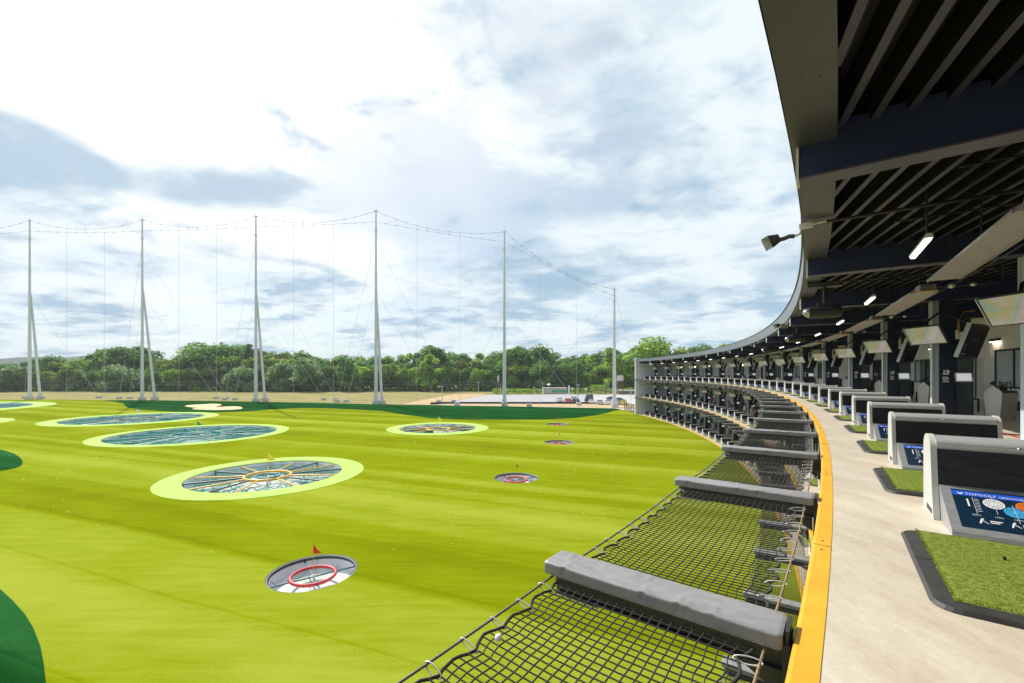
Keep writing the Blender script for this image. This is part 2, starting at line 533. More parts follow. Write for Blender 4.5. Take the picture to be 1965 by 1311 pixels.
def tag(o, label=None, cat=None, group=None, kind=None):
    if label: o['label'] = label
    if cat: o['category'] = cat
    if group: o['group'] = group
    if kind: o['kind'] = kind
    return o


def thing(name, label, cat, loc=(0, 0, 0), rotz=0.0, group=None):
    return tag(link(name, None, None, loc, rotz), label, cat, group)


KIDS = {}


def kids(o):
    return [c for c in o.children]


def dup(root, loc, rotz, label, group=None):
    def cp(o, par):
        c = o.copy()
        COL.objects.link(c)
        if par is not None:
            c.parent = par
        for ch in o.children:
            cp(ch, c)
        return c
    r = cp(root, None)
    r.location = loc
    r.rotation_euler = (0, 0, rotz)
    r['label'] = label
    if group: r['group'] = group
    return r


ORD = ['', 'first', 'second', 'third', 'fourth', 'fifth', 'sixth', 'seventh', 'eighth', 'ninth', 'tenth', 'eleventh', 'twelfth', 'thirteenth', 'fourteenth', 'fifteenth', 'sixteenth',
       'seventeenth', 'eighteenth', 'nineteenth', 'twentieth'] + ['twenty-' + w for w in ('first', 'second', 'third', 'fourth', 'fifth', 'sixth', 'seventh', 'eighth', 'ninth')] + ['thirtieth'] + ['thirty-' + w for w in ('first', 'second', 'third', 'fourth', 'fifth', 'sixth')]


def place_word(n_far, n_near):
    """which one along the row, counted from whichever end is nearer"""
    if n_near <= n_far:
        return ('nearest to the camera' if n_near == 1 else ORD[n_near] + ' from the camera')
    return ('beside the white end wall' if n_far == 1 else ORD[n_far] + ' from the white end wall')


def text_mesh(body, size, spacing=1.0, shear=0.0, align='LEFT', sx=1.0):
    """outline of a text in the plane: (verts, faces)"""
    c = bpy.data.curves.new('tmp_text', 'FONT')
    c.body = body; c.size = size; c.space_character = spacing; c.shear = shear; c.align_x = align
    c.resolution_u = 3
    o = bpy.data.objects.new('tmp_text', c)
    COL.objects.link(o)
    dg = bpy.context.evaluated_depsgraph_get()
    dg.update()
    me = bpy.data.meshes.new_from_object(o.evaluated_get(dg))
    vs = [(v.co.x * sx, v.co.y) for v in me.vertices]
    fs = [tuple(p.vertices) for p in me.polygons]
    bpy.data.objects.remove(o); bpy.data.curves.remove(c); bpy.data.meshes.remove(me)
    return vs, fs


# ------------------------------------------------------------------ world, sun, camera
SUN_AZ = Vector((-0.595, 0.804, 0)).normalized()
SUN_EL = radians(42)
SUN_DIR = Vector((SUN_AZ.x * cos(SUN_EL), SUN_AZ.y * cos(SUN_EL), sin(SUN_EL)))


CLOUDS = [  # seen from the deck: where the heavier (+) and thinner (-) parts of the cloud layer stand
    (0, 250, 130, 70, .20), (50, 300, 160, 60, .20), (60, 345, 150, 45, .12), (190, 335, 60, 40, .12), (390, 362, 120, 50, .19), (570, 380, 100, 48, .18), (800, 412, 110, 55, .16),
    (180, 505, 170, 46, .10), (470, 520, 160, 50, .09), (880, 495, 120, 46, .09), (1060, 535, 90, 40, .07), (1200, 215, 90, 80, .07), (1060, 100, 110, 60, .04), (1330, 330, 110, 60, .05), (1240, 525, 110, 45, .07), (1150, 210, 380, 190, -.035), (1300, 110, 170, 70, -.05), (1120, 330, 120, 50, -.05),
    (420, 120, 420, 150, -.12), (650, 255, 300, 80, -.10), (960, 310, 170, 70, -.05), (150, 120, 200, 90, -.04), (640, 480, 110, 60, -.06)]


def build_world():
    w = bpy.data.worlds.new('World')
    scene.world = w
    w.use_nodes = True
    nt = w.node_tree
    N = nt.nodes.new; L = nt.links.new
    bg = nt.nodes['Background']
    bg.inputs['Strength'].default_value = 0.1
    sky = N('ShaderNodeTexSky'); sky.sky_type = 'NISHITA'
    sky.sun_disc = False
    sky.sun_elevation = SUN_EL
    sky.sun_rotation = atan2(SUN_AZ.x, SUN_AZ.y)
    sky.air_density = 1.0; sky.dust_density = 0.6; sky.ozone_density = 1.2
    tc = N('ShaderNodeTexCoord')
    sep = N('ShaderNodeSeparateXYZ'); L(tc.outputs['Generated'], sep.inputs[0])

    def math(op, a, b=None, c=None):
        q = N('ShaderNodeMath'); q.operation = op
        for k, x in enumerate((a, b, c)):
            if x is None: continue
            if isinstance(x, (int, float)): q.inputs[k].default_value = x
            else: L(x, q.inputs[k])
        return q.outputs[0]
    zc = math('MAXIMUM', sep.outputs['Z'], 0.0)
    den = math('ADD', zc, 0.16)
    u = math('DIVIDE', sep.outputs['X'], den); v = math('DIVIDE', sep.outputs['Y'], den)
    cmb = N('ShaderNodeCombineXYZ'); L(u, cmb.inputs[0]); L(v, cmb.inputs[1])

    def noise(scale, detail, rough, off, dist=0.0, stretch=(1, 1, 1)):
        mp = N('ShaderNodeMapping'); mp.inputs['Location'].default_value = off; mp.inputs['Scale'].default_value = stretch
        mp.inputs['Rotation'].default_value = (0, 0, radians(20))
        L(cmb.outputs[0], mp.inputs['Vector'])
        n = N('ShaderNodeTexNoise'); n.inputs['Scale'].default_value = scale; n.inputs['Detail'].default_value = detail; n.inputs['Roughness'].default_value = rough
        n.inputs['Distortion'].default_value = dist
        L(mp.outputs['Vector'], n.inputs['Vector'])
        return n.outputs['Fac']

    def ramp(x, a, b, va=0.0, vb=1.0):
        m = N('ShaderNodeMapRange'); m.interpolation_type = 'SMOOTHSTEP'
        m.inputs['From Min'].default_value = a; m.inputs['From Max'].default_value = b
        m.inputs['To Min'].default_value = va; m.inputs['To Max'].default_value = vb
        L(x, m.inputs['Value'])
        return m.outputs['Result']

    def mix(f, a, b):
        m = N('ShaderNodeMix'); m.data_type = 'RGBA'
        for k, x in ((6, a), (7, b)):
            if isinstance(x, tuple): m.inputs[k].default_value = (*x, 1)
            else: L(x, m.inputs[k])
        L(f, m.inputs[0])
        return m.outputs[2]
    # distance from the sun
    dot = N('ShaderNodeVectorMath'); dot.operation = 'DOT_PRODUCT'; dot.inputs[1].default_value = SUN_DIR
    L(tc.outputs['Generated'], dot.inputs[0])
    glow = ramp(dot.outputs['Value'], 0.74, 0.96)
    # one layer of broken cloud: white tops, grey-blue bellies, small gaps of blue
    cover = noise(1.1, 8, 0.60, (3.1, 1.7, 0), 0.25)
    thick = noise(1.9, 5, 0.50, (7.3, 2.2, 4.0), 0.15, (1.0, 1.15, 1))
    fine = noise(5.0, 8, 0.60, (1.3, 5.2, 2.0), 0.25, (1.0, 1.2, 1))
    bias = None
    for (bx, by, rx, ry, am) in CLOUDS:
        def uv(px, py):
            d = Vector(((px - CX) / FPX, 1, (H0 - py) / FPX)).normalized()
            return d.x / (d.z + .16), d.y / (d.z + .16)
        c = uv(bx, by)
        ru = abs(uv(bx + rx, by)[0] - uv(bx - rx, by)[0]) / 2
        rv = abs(uv(bx, by + ry)[1] - uv(bx, by - ry)[1]) / 2
        mp = N('ShaderNodeVectorMath'); mp.operation = 'MULTIPLY_ADD'
        mp.inputs[1].default_value = (1 / ru, 1 / rv, 0); mp.inputs[2].default_value = (-c[0] / ru, -c[1] / rv, 0)
        L(cmb.outputs[0], mp.inputs[0])
        ln = N('ShaderNodeVectorMath'); ln.operation = 'LENGTH'; L(mp.outputs[0], ln.inputs[0])
        q = ramp(math('ADD', math('MULTIPLY_ADD', fine, 1.5, math('MULTIPLY', thick, 1.2)), math('ADD', ln.outputs['Value'], -1.35)), 0.0, 1.6, am, 0.0)
        bias = q if bias is None else math('ADD', bias, q)
    body = math('MULTIPLY_ADD', fine, 0.46, math('MULTIPLY', thick, 0.70))
    body = math('ADD', body, bias)
    grey = ramp(body, 0.50, 0.735)
    white = (7.7, 8.5, 8.9)
    belly = (3.6, 5.1, 6.5)
    cl = mix(grey, white, belly)
    cl = mix(math('MULTIPLY', glow, math('MULTIPLY_ADD', grey, -0.62, 0.80)), cl, (11.0, 10.9, 10.7))
    veil = ramp(math('MULTIPLY_ADD', fine, 0.30, cover), 0.53, 0.68, 0.15, 1.0)
    # haze towards the horizon
    hor = ramp(sep.outputs['Z'], 0.0, 0.16, 0.55, 0.0)
    cirrus = mix(math('MULTIPLY_ADD', fine, 0.5, 0.25), sky.outputs[0], (7.2, 8.3, 8.8))
    skyc = mix(math('MULTIPLY', glow, 0.6), cirrus, (9.5, 9.6, 9.7))
    skyc = mix(hor, skyc, (7.0, 8.2, 8.9))
    col = mix(veil, skyc, cl)
    L(col, bg.inputs['Color'])


build_world()

sun = bpy.data.lights.new('sun', 'SUN')
sun.energy = 5.0
sun.angle = radians(0.55)
sun.color = (1.0, 0.95, 0.86)
so = bpy.data.objects.new('sun', sun)
COL.objects.link(so)
so.location = (-60, 120, 90)
so.rotation_euler = (-SUN_DIR).to_track_quat('-Z', 'Y').to_euler()

cam = bpy.data.cameras.new('camera')
cam.sensor_width = 36
cam.sensor_fit = 'HORIZONTAL'
cam.lens = FPX / 1965 * 36
cam.shift_y = (H0 - 655.5) / 1965
cam.clip_end = 8000
cam.clip_start = 0.05
co = bpy.data.objects.new('camera', cam)
COL.objects.link(co)
co.location = (0, 0, EYE)
co.rotation_euler = (pi / 2, 0, 0)
scene.camera = co
scene.view_settings.view_transform = 'Standard'
scene.view_settings.look = 'None'
scene.view_settings.exposure = 0.2
scene.view_settings.gamma = 1
scene.cycles.max_bounces = 8
scene.cycles.transparent_max_bounces = 16
scene.cycles.sample_clamp_indirect = 6.0

# ------------------------------------------------------------------ ground
TARGETS = [  # centre x, y, outer ring radius (None: no lime ring), hole radius, kind
    (-24.45, 43.75, 9.08, 6.93, 'yellow'),
    (-13.6, 80.6, 9.25, 7.05, 'yellow'),
    (-52.9, 73.4, 13.75, 11.85, 'teal'),
    (-84.4, 98.2, 15.4, 12.6, 'brown'),
    (-177.5, 120.2, 36.2, 31.0, 'far'),
    (-118.7, 84.4, 15.0, 11.0, 'side'),
    (-10.13, 22.25, None, 2.14, 'red'),
    (0.42, 42.34, None, 2.14, 'red'),
    (6.92, 64.1, None, 2.15, 'red'),
    (9.01, 86.9, None, 2.15, 'red'),
]


def circle(x, y, r, n=64):
    return [(x + r * cos(2 * pi * k / n), y + r * sin(2 * pi * k / n)) for k in range(n)]


def sheet(name, polys, z, material, label=None, cat=None, kind='structure', parent=None):
    pl = [[Vector((x, y, 0)) for x, y in p] for p in polys]
    tris = tessellate_polygon(pl)
    vs = [(v.x, v.y, z) for p in pl for v in p]
    b = MB()
    fs = []
    for t in tris:
        a, c, d = (Vector(vs[k]) for k in t)
        if (c - a).cross(d - a).z < 0:
            t = (t[0], t[2], t[1])
        fs.append(tuple(t))
    b.add(vs, fs)
    o = b.build(name, material, parent)
    if kind: o['kind'] = kind
    if label: o['label'] = label
    if cat: o['category'] = cat
    return o


edge_px = [(-700, 766.2), (0, 767), (120, 767.3), (230, 768), (360, 769), (500, 771.2), (610, 773.3), (720, 776), (850, 778), (970, 780), (1080, 782), (1180, 783.8), (1203, 789)]
far_edge = [gp(*p) for p in edge_px]
arc = [tuple(P(-0.62 + k * 0.5, 145.1).xy) for k in range(77)]
turf_outline = far_edge + arc + [(-40, -16), (-160, -30), (-330, -10)]
holes = [circle(x, y, r, 96 if r > 5 else 48) for x, y, ro, r, k in TARGETS]
sheet('turf', [turf_outline] + holes, 0.0, M_TURF, 'wide mown yellow-green artificial turf of the range', 'turf')
sheet('ground', [[(-4000, -1500), (4000, -1500), (4000, 5000), (-4000, 5000)], turf_outline], -0.02, M_MEADOW, 'dry straw-coloured meadow behind the range', 'ground')

dk = [(197, 768.5), (222, 771), (236.5, 774.2), (239, 778), (246, 782.8), (262, 785.5), (285, 787.3), (342, 790.7), (410, 791.9), (484.5, 789), (530, 785.3), (576, 783), (640, 784), (700, 787), (735, 789), (768.7, 794.8), (823.7, 802.2), (878.6, 805), (974.8, 805.8), (1043.5, 805.2), (1106.7, 802.2), (1145, 796.5), (1167, 792), (1182, 787.5), (1192, 785.8)]
bunker = [(353.5, 780), (357, 778), (367, 777), (390, 776), (407, 774.8), (418, 775.2), (426.5, 776.3), (424, 778), (416, 780), (413, 781.2), (420, 781.2), (440, 780), (455, 780), (464, 781.3), (466, 783.5), (462, 785.2), (445, 786.6), (420, 787.2), (395, 786.8), (372, 785.8), (367, 784.8), (374, 783.8), (384, 783.3), (372, 782.4)]
def smooth_poly(pts, it=2):
    for _ in range(it):
        q = []
        for k in range(len(pts)):
            a, b = pts[k], pts[(k + 1) % len(pts)]
            q += [(a[0] * .75 + b[0] * .25, a[1] * .75 + b[1] * .25), (a[0] * .25 + b[0] * .75, a[1] * .25 + b[1] * .75)]
        pts = q
    return pts


bunker_g = smooth_poly([gp(*p) for p in bunker], 2)
dk_top = [p for p in edge_px if 200 < p[0] < 1192][::-1]
sheet('rough_turf', [[gp(*p) for p in dk] + [gp(p[0], p[1] + .05) for p in dk_top], bunker_g], 0.02, M_DTURF, 'long dark green band of turf along the far edge', 'turf')
sheet('sand_bunker', [bunker_g], 0.024, M_SAND, 'pale curved sand bunker in the dark green band', 'bunker')
p1 = [gp(*p) for p in [(0, 862.5), (20, 868), (33, 874), (40, 879.6), (43.6, 886), (43.6, 889.6), (40, 895), (25, 900), (0, 903.9)]]
sheet('rough_turf', [smooth_poly(p1 + [gp(-90, 921), gp(-160, 905), gp(-120, 852)], 1)], 0.02, M_DTURF, 'small dark green turf patch at the left edge', 'turf')
p2 = [gp(*p) for p in [(0, 1131), (24, 1152.7), (48, 1179.5), (64, 1206), (77.6, 1241), (84, 1275), (88, 1311), (90, 1380)]]
sheet('rough_turf', [p2 + [gp(-500, 1500), gp(-700, 1200), gp(-200, 1085)]], 0.02, M_DTURF, 'dark green turf patch in the bottom left corner', 'turf')

# car park, path, strips behind the turf
M_PAVER = mat('grey_pavers', (0.36, 0.345, 0.37), 0.85, var=0.12, scale=0.4)
M_ASPH = mat('pale_car_park', (0.44, 0.43, 0.41), 0.85, var=0.1, scale=0.2)
lot = [(838, 774.2), (880, 768), (938, 757.6), (1100, 757.0), (1124, 757.4), (1134, 774.4)]
sheet('parking_lot', [[gp(*p) for p in lot]], 0.0, M_PAVER, 'grey paved car park behind the net poles', 'car park')
lot2 = [(1134.2, 774.4), (1124.2, 757.4), (1290, 756.5), (1300, 779)]
sheet('parking_lot', [[gp(*p) for p in lot2]], 0.0, M_ASPH, 'pale car park lane beside the end wall', 'car park')
sheet('path', [[gp(*p) for p in [(770, 776), (800, 770), (868, 757), (930, 756), (936, 757.5), (878, 768), (835, 774.4), (826, 776.6)]]], 0.004, M_GRAVEL, 'sandy track beside the car park', 'path')
sheet('gravel_strip', [[gp(*p) for p in [(838, 774.9), (1140, 775.2), (1225, 778.5), (1225, 783), (1180, 782.4), (1080, 780.8), (970, 778.7), (850, 776.8)]]], 0.006, M_GRAVEL, 'sandy strip between the turf and the car park', 'path')
sheet('gravel_strip', [[gp(*p) for p in [(826, 777.2), (850, 777.1), (970, 779.0), (1080, 781.1), (1180, 782.8), (1260, 785), (1260, 788), (1203, 788.5), (1180, 783.7), (1080, 781.9), (970, 779.9), (850, 777.9)]]], 0.010, M_PALE, 'pale gravel edging along the back of the turf', 'path')
b = MB()
for (a, c) in ((gp(838, 774.6), gp(1134, 774.8)), (gp(826, 775.6), gp(860, 774.6))):
    d = Vector((c[0] - a[0], c[1] - a[1], 0)); L_ = d.length
    M = Matrix.Translation((a[0], a[1], 0)) @ Matrix.Rotation(atan2(d.y, d.x), 4, 'Z')
    b.box((0, -.25, 0), (L_, .25, .55), 0, M)
tag(b.build('kerb', M_NAVY), 'dark low edging board along the front of the car park', 'kerb', kind='structure')

# hills far away on the left
b = MB()
n, mrow = 220, 6
vs = []
rnd = random.Random(3)
for j in range(mrow):
    for k in range(n):
        x = -2600 + 2600 * k / (n - 1)
        px = CX + FPX * x / 1500
        base = 1500 + j * 90
        prof = 74 + 10 * sin(x * .006) + 6 * sin(x * .021 + 1)
        fall = max(0, min(1, (-x - 1180) / 420))
        top = prof * fall
        h = top * sin(pi * (j + .0) / (mrow - 1) / 2) if j else -5
        vs.append((x, base, h + (rnd.uniform(-5, 5) if j else 0)))
fs = [(j * n + k, j * n + k + 1, (j + 1) * n + k + 1, (j + 1) * n + k) for j in range(mrow - 1) for k in range(n - 1)]
b.add(vs, fs)
M_HILL = mat('wooded_hillside', (0.05, 0.075, 0.028), 0.95, dark=(0.022, 0.038, 0.012), var=0.4, scale=0.05, spec=0.05)
tag(b.build('hills', M_HILL), 'distant wooded hills on the left horizon', 'hills', kind='structure')

# ------------------------------------------------------------------ targets in the turf
def small_target(x, y, R, label):
    t = thing('golf_target', label, 'golf target', (x, y, 0), 0, 'red ring targets in the turf')
    n = 48
    b = MB()
    ring = circle(0, 0, R, n)
    D = -.72
    vs = [(a, c, 0) for a, c in ring] + [(a, c, D) for a, c in ring]
    b.add(vs, [(k, n + k, n + (k + 1) % n, (k + 1) % n) for k in range(n)], 0, True)
    b.add([(a, c, D) for a, c in ring], [tuple(range(n))], 1)
    b.build('pit_wall', [M_PIT, M_PITF], t)
    b = MB(); b.torus((0, 0, -0.115), R - 0.06, 0.085, n, 6); b.build('rim', M_DSTEEL, t)
    rz = -0.20
    b = MB(); b.torus((0, 0, rz), 1.06, 0.085, 40, 10); b.build('ring', M_RRING, t)
    for k, a in enumerate((0.62, 0.62 + pi / 2)):
        b = MB()
        b.tube([(-R * cos(a), -R * sin(a), rz - .06), (R * cos(a), R * sin(a), rz - .06)], 0.045, 6)
        b.build('spoke', M_TEAL, t)
    b = MB()
    m = 12; vs = []; fs = []
    for j in range(5):
        f = j / 4
        rr = 1.04 * (1 - f) + 0.10 * f
        for k in range(m * 2):
            sag = -0.10 * (k % 2) * sin(pi * f)
            vs.append((rr * cos(pi * k / m), rr * sin(pi * k / m), rz - 0.05 - 0.38 * f ** 0.7 + sag))
    for j in range(4):
        for k in range(m * 2):
            fs.append((j * 2 * m + k, j * 2 * m + (k + 1) % (2 * m), (j + 1) * 2 * m + (k + 1) % (2 * m), (j + 1) * 2 * m + k))
    b.add(vs, fs, 0, True)
    b.build('net', M_WNET, t)
    b = MB()
    for k in range(4):
        a = 2 * pi * k / 4 + .3
        b.tube([(R * .98 * cos(a), R * .98 * sin(a), -.1), (R * .7 * cos(a + .05), R * .7 * sin(a + .05), -.55), (1.06 * cos(a), 1.06 * sin(a), rz)], 0.012, 4)
    b.build('tether_rope', M_NET, t)
    b = MB()
    b.tube([(0, 0, -.7), (0, 0, 1.35)], 0.014, 6)
    f = b.build('flagpole', M_YRING, t)
    b = MB(); b.sphere((0, 0, rz - .03), 0.10, 10, 6); b.build('hub', M_SWHITE, t)
    b = MB()
    pts = [(0.0, 0, 0.92), (0.42, 0.05, 0.93), (0.20, -0.02, 1.16), (0.02, 0, 1.40)]
    o = 0.008
    b.add([(p[0], p[1] - o, p[2]) for p in pts] + [(p[0], p[1] + o, p[2]) for p in pts],
          [(0, 1, 2, 3), (7, 6, 5, 4), (0, 4, 5, 1), (1, 5, 6, 2), (2, 6, 7, 3), (3, 7, 4, 0)])
    f = b.build('flag', M_FRED, t)
    if y > 30: f.rotation_euler = (0, 0, radians(58))
    return t


def big_target(x, y, Ro, R, kind, label):
    t = thing('golf_target', label, 'golf target', (x, y, 0), 0, 'large targets with lime green rings')
    n = 96
    b = MB()
    vs = [(a, c, 0.02) for a, c in circle(0, 0, R - .02, n)] + [(a, c, 0.02) for a, c in circle(0, 0, Ro, n)]
    b.add(vs, [(k, n + k, n + (k + 1) % n, (k + 1) % n) for k in range(n)])
    b.add([(a, c, z) for z in (0.02, -.07) for a, c in circle(0, 0, R - .02, n)], [(k, (k + 1) % n, n + (k + 1) % n, n + k) for k in range(n)])
    b.build('lime_surround', M_LIME, t)
    D = -1.25
    b = MB()
    ring = circle(0, 0, R + .005, n)
    b.add([(a, c, -.02) for a, c in ring] + [(a, c, D) for a, c in ring], [(k, n + k, n + (k + 1) % n, (k + 1) % n) for k in range(n)], 0, True)
    b.add([(a, c, D) for a, c in ring], [tuple(range(n))], 1)
    rr = random.Random(int(R * 10))
    for k in range(18):   # loose panels and machines standing in the pit
        a = rr.uniform(0, 2 * pi); q = R * rr.uniform(.45, .9); s = rr.uniform(.35, .9)
        M = Matrix.Translation((q * cos(a), q * sin(a), D)) @ Matrix.Rotation(rr.uniform(0, 3), 4, 'Z')
        b.box((-s, -.15, .01), (s, .15, rr.uniform(.2, .55)), 2 if k % 4 == 0 else 1, M)
    b.build('pit_wall', [M_PIT, M_PITF, M_DSTEEL], t)
    zr = -0.14
    yellow = kind == 'yellow'
    rc = M_YRING if yellow else (M_CRING if kind == 'teal' else M_BRING)
    R1 = R * .30; R2 = R * .155
    b = MB(); b.torus((0, 0, zr), R1, .13 if yellow else .10, 48, 8); b.build('ring', rc, t)
    b = MB(); b.torus((0, 0, zr), R2, .09, 40, 8); b.torus((0, 0, zr - .05), R2 * .72, .06, 32, 6); b.build('inner_ring', M_CRING, t)
    ns = 16 if yellow else 14
    for k in range(ns):
        a = 2 * pi * (k + .25) / ns
        light = (k % 2 == 0) if yellow else (k in (3, 10))
        b = MB()
        b.tube([(R * cos(a), R * sin(a), -.20), (R1 * cos(a), R1 * sin(a), zr)], .075 if yellow else .07, 6)
        if not light:
            b.tube([(R * .99 * cos(a), R * .99 * sin(a), -.3), (R * .99 * cos(a), R * .99 * sin(a), D)], .05, 5)
        b.build('spoke', (M_YRING if yellow else M_SWHITE) if light else (M_DSTEEL if yellow else M_TEAL), t)
    # draped net: hangs in bays between the spokes
    b = MB(); vs = []; fs = []
    m = ns * 6; J = 9
    for j in range(J):
        f = j / (J - 1)
        q = R * (1 - f) * .995 + R2 * f
        for k in range(m):
            ph = (k / 6.0 - .25) % 1.0
            sag = sin(pi * ph) * sin(pi * min(1, f * 1.15 + .02)) * (.50 + .12 * sin(k * 1.7))
            vs.append((q * cos(2 * pi * k / m), q * sin(2 * pi * k / m), -.30 - .08 * f - sag))
    for j in range(J - 1):
        for k in range(m):
            fs.append((j * m + k, j * m + (k + 1) % m, (j + 1) * m + (k + 1) % m, (j + 1) * m + k))
    b.add(vs, fs, 0, True)
    b.build('net', M_GNET if yellow else M_TNET, t)
    b = MB()
    for q in (.86, .66, .48):
        pts = []
        for k in range(m + 1):
            ph = (k / 6.0 - .25) % 1.0
            pts.append((R * q * cos(2 * pi * k / m), R * q * sin(2 * pi * k / m), -.32 - .45 * sin(pi * ph)))
        b.tube(pts, .04, 5)
    b.build('net_rope', M_TEALN, t)
    b = MB()
    b.tube([(0, 0, D), (0, 0, 1.75)], .03, 6)
    b.build('flagpole', M_YRING if yellow else M_SWHITE, t)
    b = MB(); o = .015
    pts = [(0.0, 0, 1.35), (0.75, 0.1, 1.38), (0.38, -.02, 1.78), (0.03, 0, 2.12)]
    b.add([(p[0], p[1] - o, p[2]) for p in pts] + [(p[0], p[1] + o, p[2]) for p in pts],
          [(0, 1, 2, 3), (7, 6, 5, 4), (0, 4, 5, 1), (1, 5, 6, 2), (2, 6, 7, 3), (3, 7, 4, 0)])
    b.build('flag', {'yellow': M_FYEL, 'teal': M_FGREEN}.get(kind, M_FWHITE), t)
    return t


TL = {0: 'large sunken target with yellow ring and yellow flag, nearest of the lime-rimmed targets', 1: 'sunken target with yellow ring and flag, far out near the dark green band',
      2: 'large sunken target with teal net and green flag, behind the nearest lime-rimmed one', 3: 'large sunken target with teal net and white flag on a white pole',
      4: 'sunken target with lime rim cut by the left edge, farthest back', 5: 'lime green target rim whose tip only just enters at the left edge',
      6: 'small sunken target with red ring and red flag, nearest to the nets', 7: 'small sunken red-ring target with red flag, second nearest',
      8: 'small sunken red-ring target with red flag, third nearest', 9: 'small sunken red-ring target with red flag, farthest of the four'}
for k, (x, y, ro, r, kind) in enumerate(TARGETS):
    if kind == 'red':
        small_target(x, y, r, TL[k])
    else:
        big_target(x, y, ro, r, kind, TL[k])

# golf balls lying about
rb = random.Random(11)
b = MB(); b.sphere((0, 0, .0215), .0215, 10, 6)
ball0 = None
balls = []
named = [(18, 874), (389, 965), (46, 973), (103, 974), (187, 1009), (747, 942), (766, 948), (794, 940), (745, 943), (841, 938), (888, 944), (1130, 946), (1184, 927), (1131, 950), (1173, 911), (740, 927), (937, 883), (874, 870), (1186, 927), (1029, 770)]
cand = list(named[:-1])
while len(cand) < 150:
    px = rb.uniform(20, 1230) if len(cand) % 3 else rb.uniform(700, 1250); py = 800 + 260 * rb.random() ** 1.7
    cand.append((px, py))
inset = lambda x, y: any(hypot(x - T[0], y - T[1]) < (T[2] or T[3]) + .3 for T in TARGETS)
me = None
for px, py in cand:
    x, y = gp(px, py)
    if inset(x, y) or hypot(x - CXC, y - CYC) > 144.5:
        continue
    s = max(1.0, min(1.5, y / 36.0))
    if me is None:
        o = b.build('golf_ball', M_BALL, None, (x, y, 0)); me = o.data
    else:
        o = link('golf_ball', me, None, (x, y, 0))
    o.scale = (s, s, s)
    tag(o, 'white golf ball lying on the mown turf of the range', 'golf ball', 'golf balls scattered over the turf')

# ------------------------------------------------------------------ net poles and their cables
POLES = [  # px, base y, top y, strut base (px,y), strut joins at y
    (-170, 766.5, 430, (-148, 766), 570), (57, 767, 422, (77, 766.2), 566), (273, 768, 421, (297, 767.5), 556), (491, 770.6, 414, (508.5, 770), 560),
    (721.5, 775.5, 403.5, (733, 775), 560), (968, 779.5, 443.5, None, 0), (1179, 782.3, 553.5, None, 0)]
PLAB = ['', 'leftmost tall grey net pole with a slanting strut', 'tall grey net pole with slanting strut, second from the left', 'tall grey net pole with slanting strut, third from the left behind the bunker',
        'tallest-looking grey net pole with a narrow strut, in the middle of the row', 'tall single grey net pole without strut in front of the car park', 'shorter single grey net pole nearest to the white end wall']
tops = []; lows = []; pinfo = []
for k, (px, by, ty, st, jy) in enumerate(POLES):
    x, y = gp(px, by)
    h = zat(ty, y)
    tops.append(Vector((x, y, h - .3))); lows.append(Vector((x, y, h - (4.3, 4.3, 4.4, 3.9, 3.8, 3.3, 2.4)[k])))
    pinfo.append((x, y, h))
    if k == 0:
        continue   # outside the frame; only its cables come into view
    t = thing('net_pole', PLAB[k], 'net pole', (x, y, 0), 0, 'tall poles along the back of the range')
    b = MB()
    zz = [0.5, h * .25, h * .5, h * .75, h]
    b.tube([(0, 0, z) for z in zz], [.56, .50, .43, .33, .22], 14)
    for z in zz[1:-1]:
        b.tube([(0, 0, z - .12), (0, 0, z + .12)], .57 - .3 * z / h, 14)
    b.tube([(0, 0, .5), (0, 0, 2.2)], .72, 12); b.tube([(0, 0, 2.2), (0, 0, 2.9)], .72, 12, r1=.56)
    b.build('shaft', M_MAST, t)
    b = MB(); b.bbox((-.9, -.9, -.02), (.9, .9, 1.05), .06); b.build('footing', M_CONCB, t)
    b = MB()
    b.box((-.75, -.12, h - .35), (.75, .12, h - .15)); b.tube([(0, 0, h - .2), (0, 0, h + .9)], .07, 6)
    b.tube([(0, 0, h * .895 - .3), (0, 0, h * .895 + .3)], .42, 10)
    b.build('cable_bracket', M_MAST, t)
    if st:
        sx, sy = gp(*st); sx -= x; sy -= y
        # the struts stand behind the pole line
        jz = zat(jy, y)
        b = MB()
        b.tube([(sx, sy, .4), (sx * .5, sy * .5 + .2, jz * .5), (0, .35, jz)], [.42, .42, .30], 12)
        b.tube([(sx, sy, .4), (sx * .975, sy * .975, 2.6)], .62, 12)
        b.build('strut', M_MAST, t)
        b = MB(); b.bbox((sx - .95, sy - .9, -.02), (sx + .95, sy + .9, 1.2), .06); b.build('footing', M_CONCB, t)
    # guy wires
    guys = {1: [(h * .585, -36), (h * .585, 55)], 2: [(h * .86, -51), (h * .86, 78), (h * .585, -38), (h * .585, 66)], 3: [(h * .86, -52), (h * .86, 76), (h * .585, -40), (h * .585, 62)],
            4: [(h * .86, -50), (h * .86, 74), (h * .585, -40), (h * .585, 58)], 5: [(h * .55, -40), (h * .55, 62)], 6: [(h * .97, -66), (h * .97, 95)]}[k]
    for (z, dx) in guys:
        w = (12 + dx * .30) if k < 5 else 9
        gx = dx * .33 * (1.0 if k < 5 else 1.15); gy = 9 if k < 5 else 4
        if k == 6 and dx > 0:
            gx, gy = 16, 24
        b = MB(); b.tube([(0, 0, z), (gx, gy, .4)], .038, 4); b.build('guy_wire', M_MAST, t)
        b = MB(); b.bbox((gx - .8, gy - .6, -.02), (gx + .8, gy + .6, .9), .05); b.build('anchor_block', M_CONCB, t)


def sag_pts(a, c, s, n=24):
    return [a.lerp(c, k / n) - Vector((0, 0, s * 4 * (k / n) * (1 - k / n))) for k in range(n + 1)]


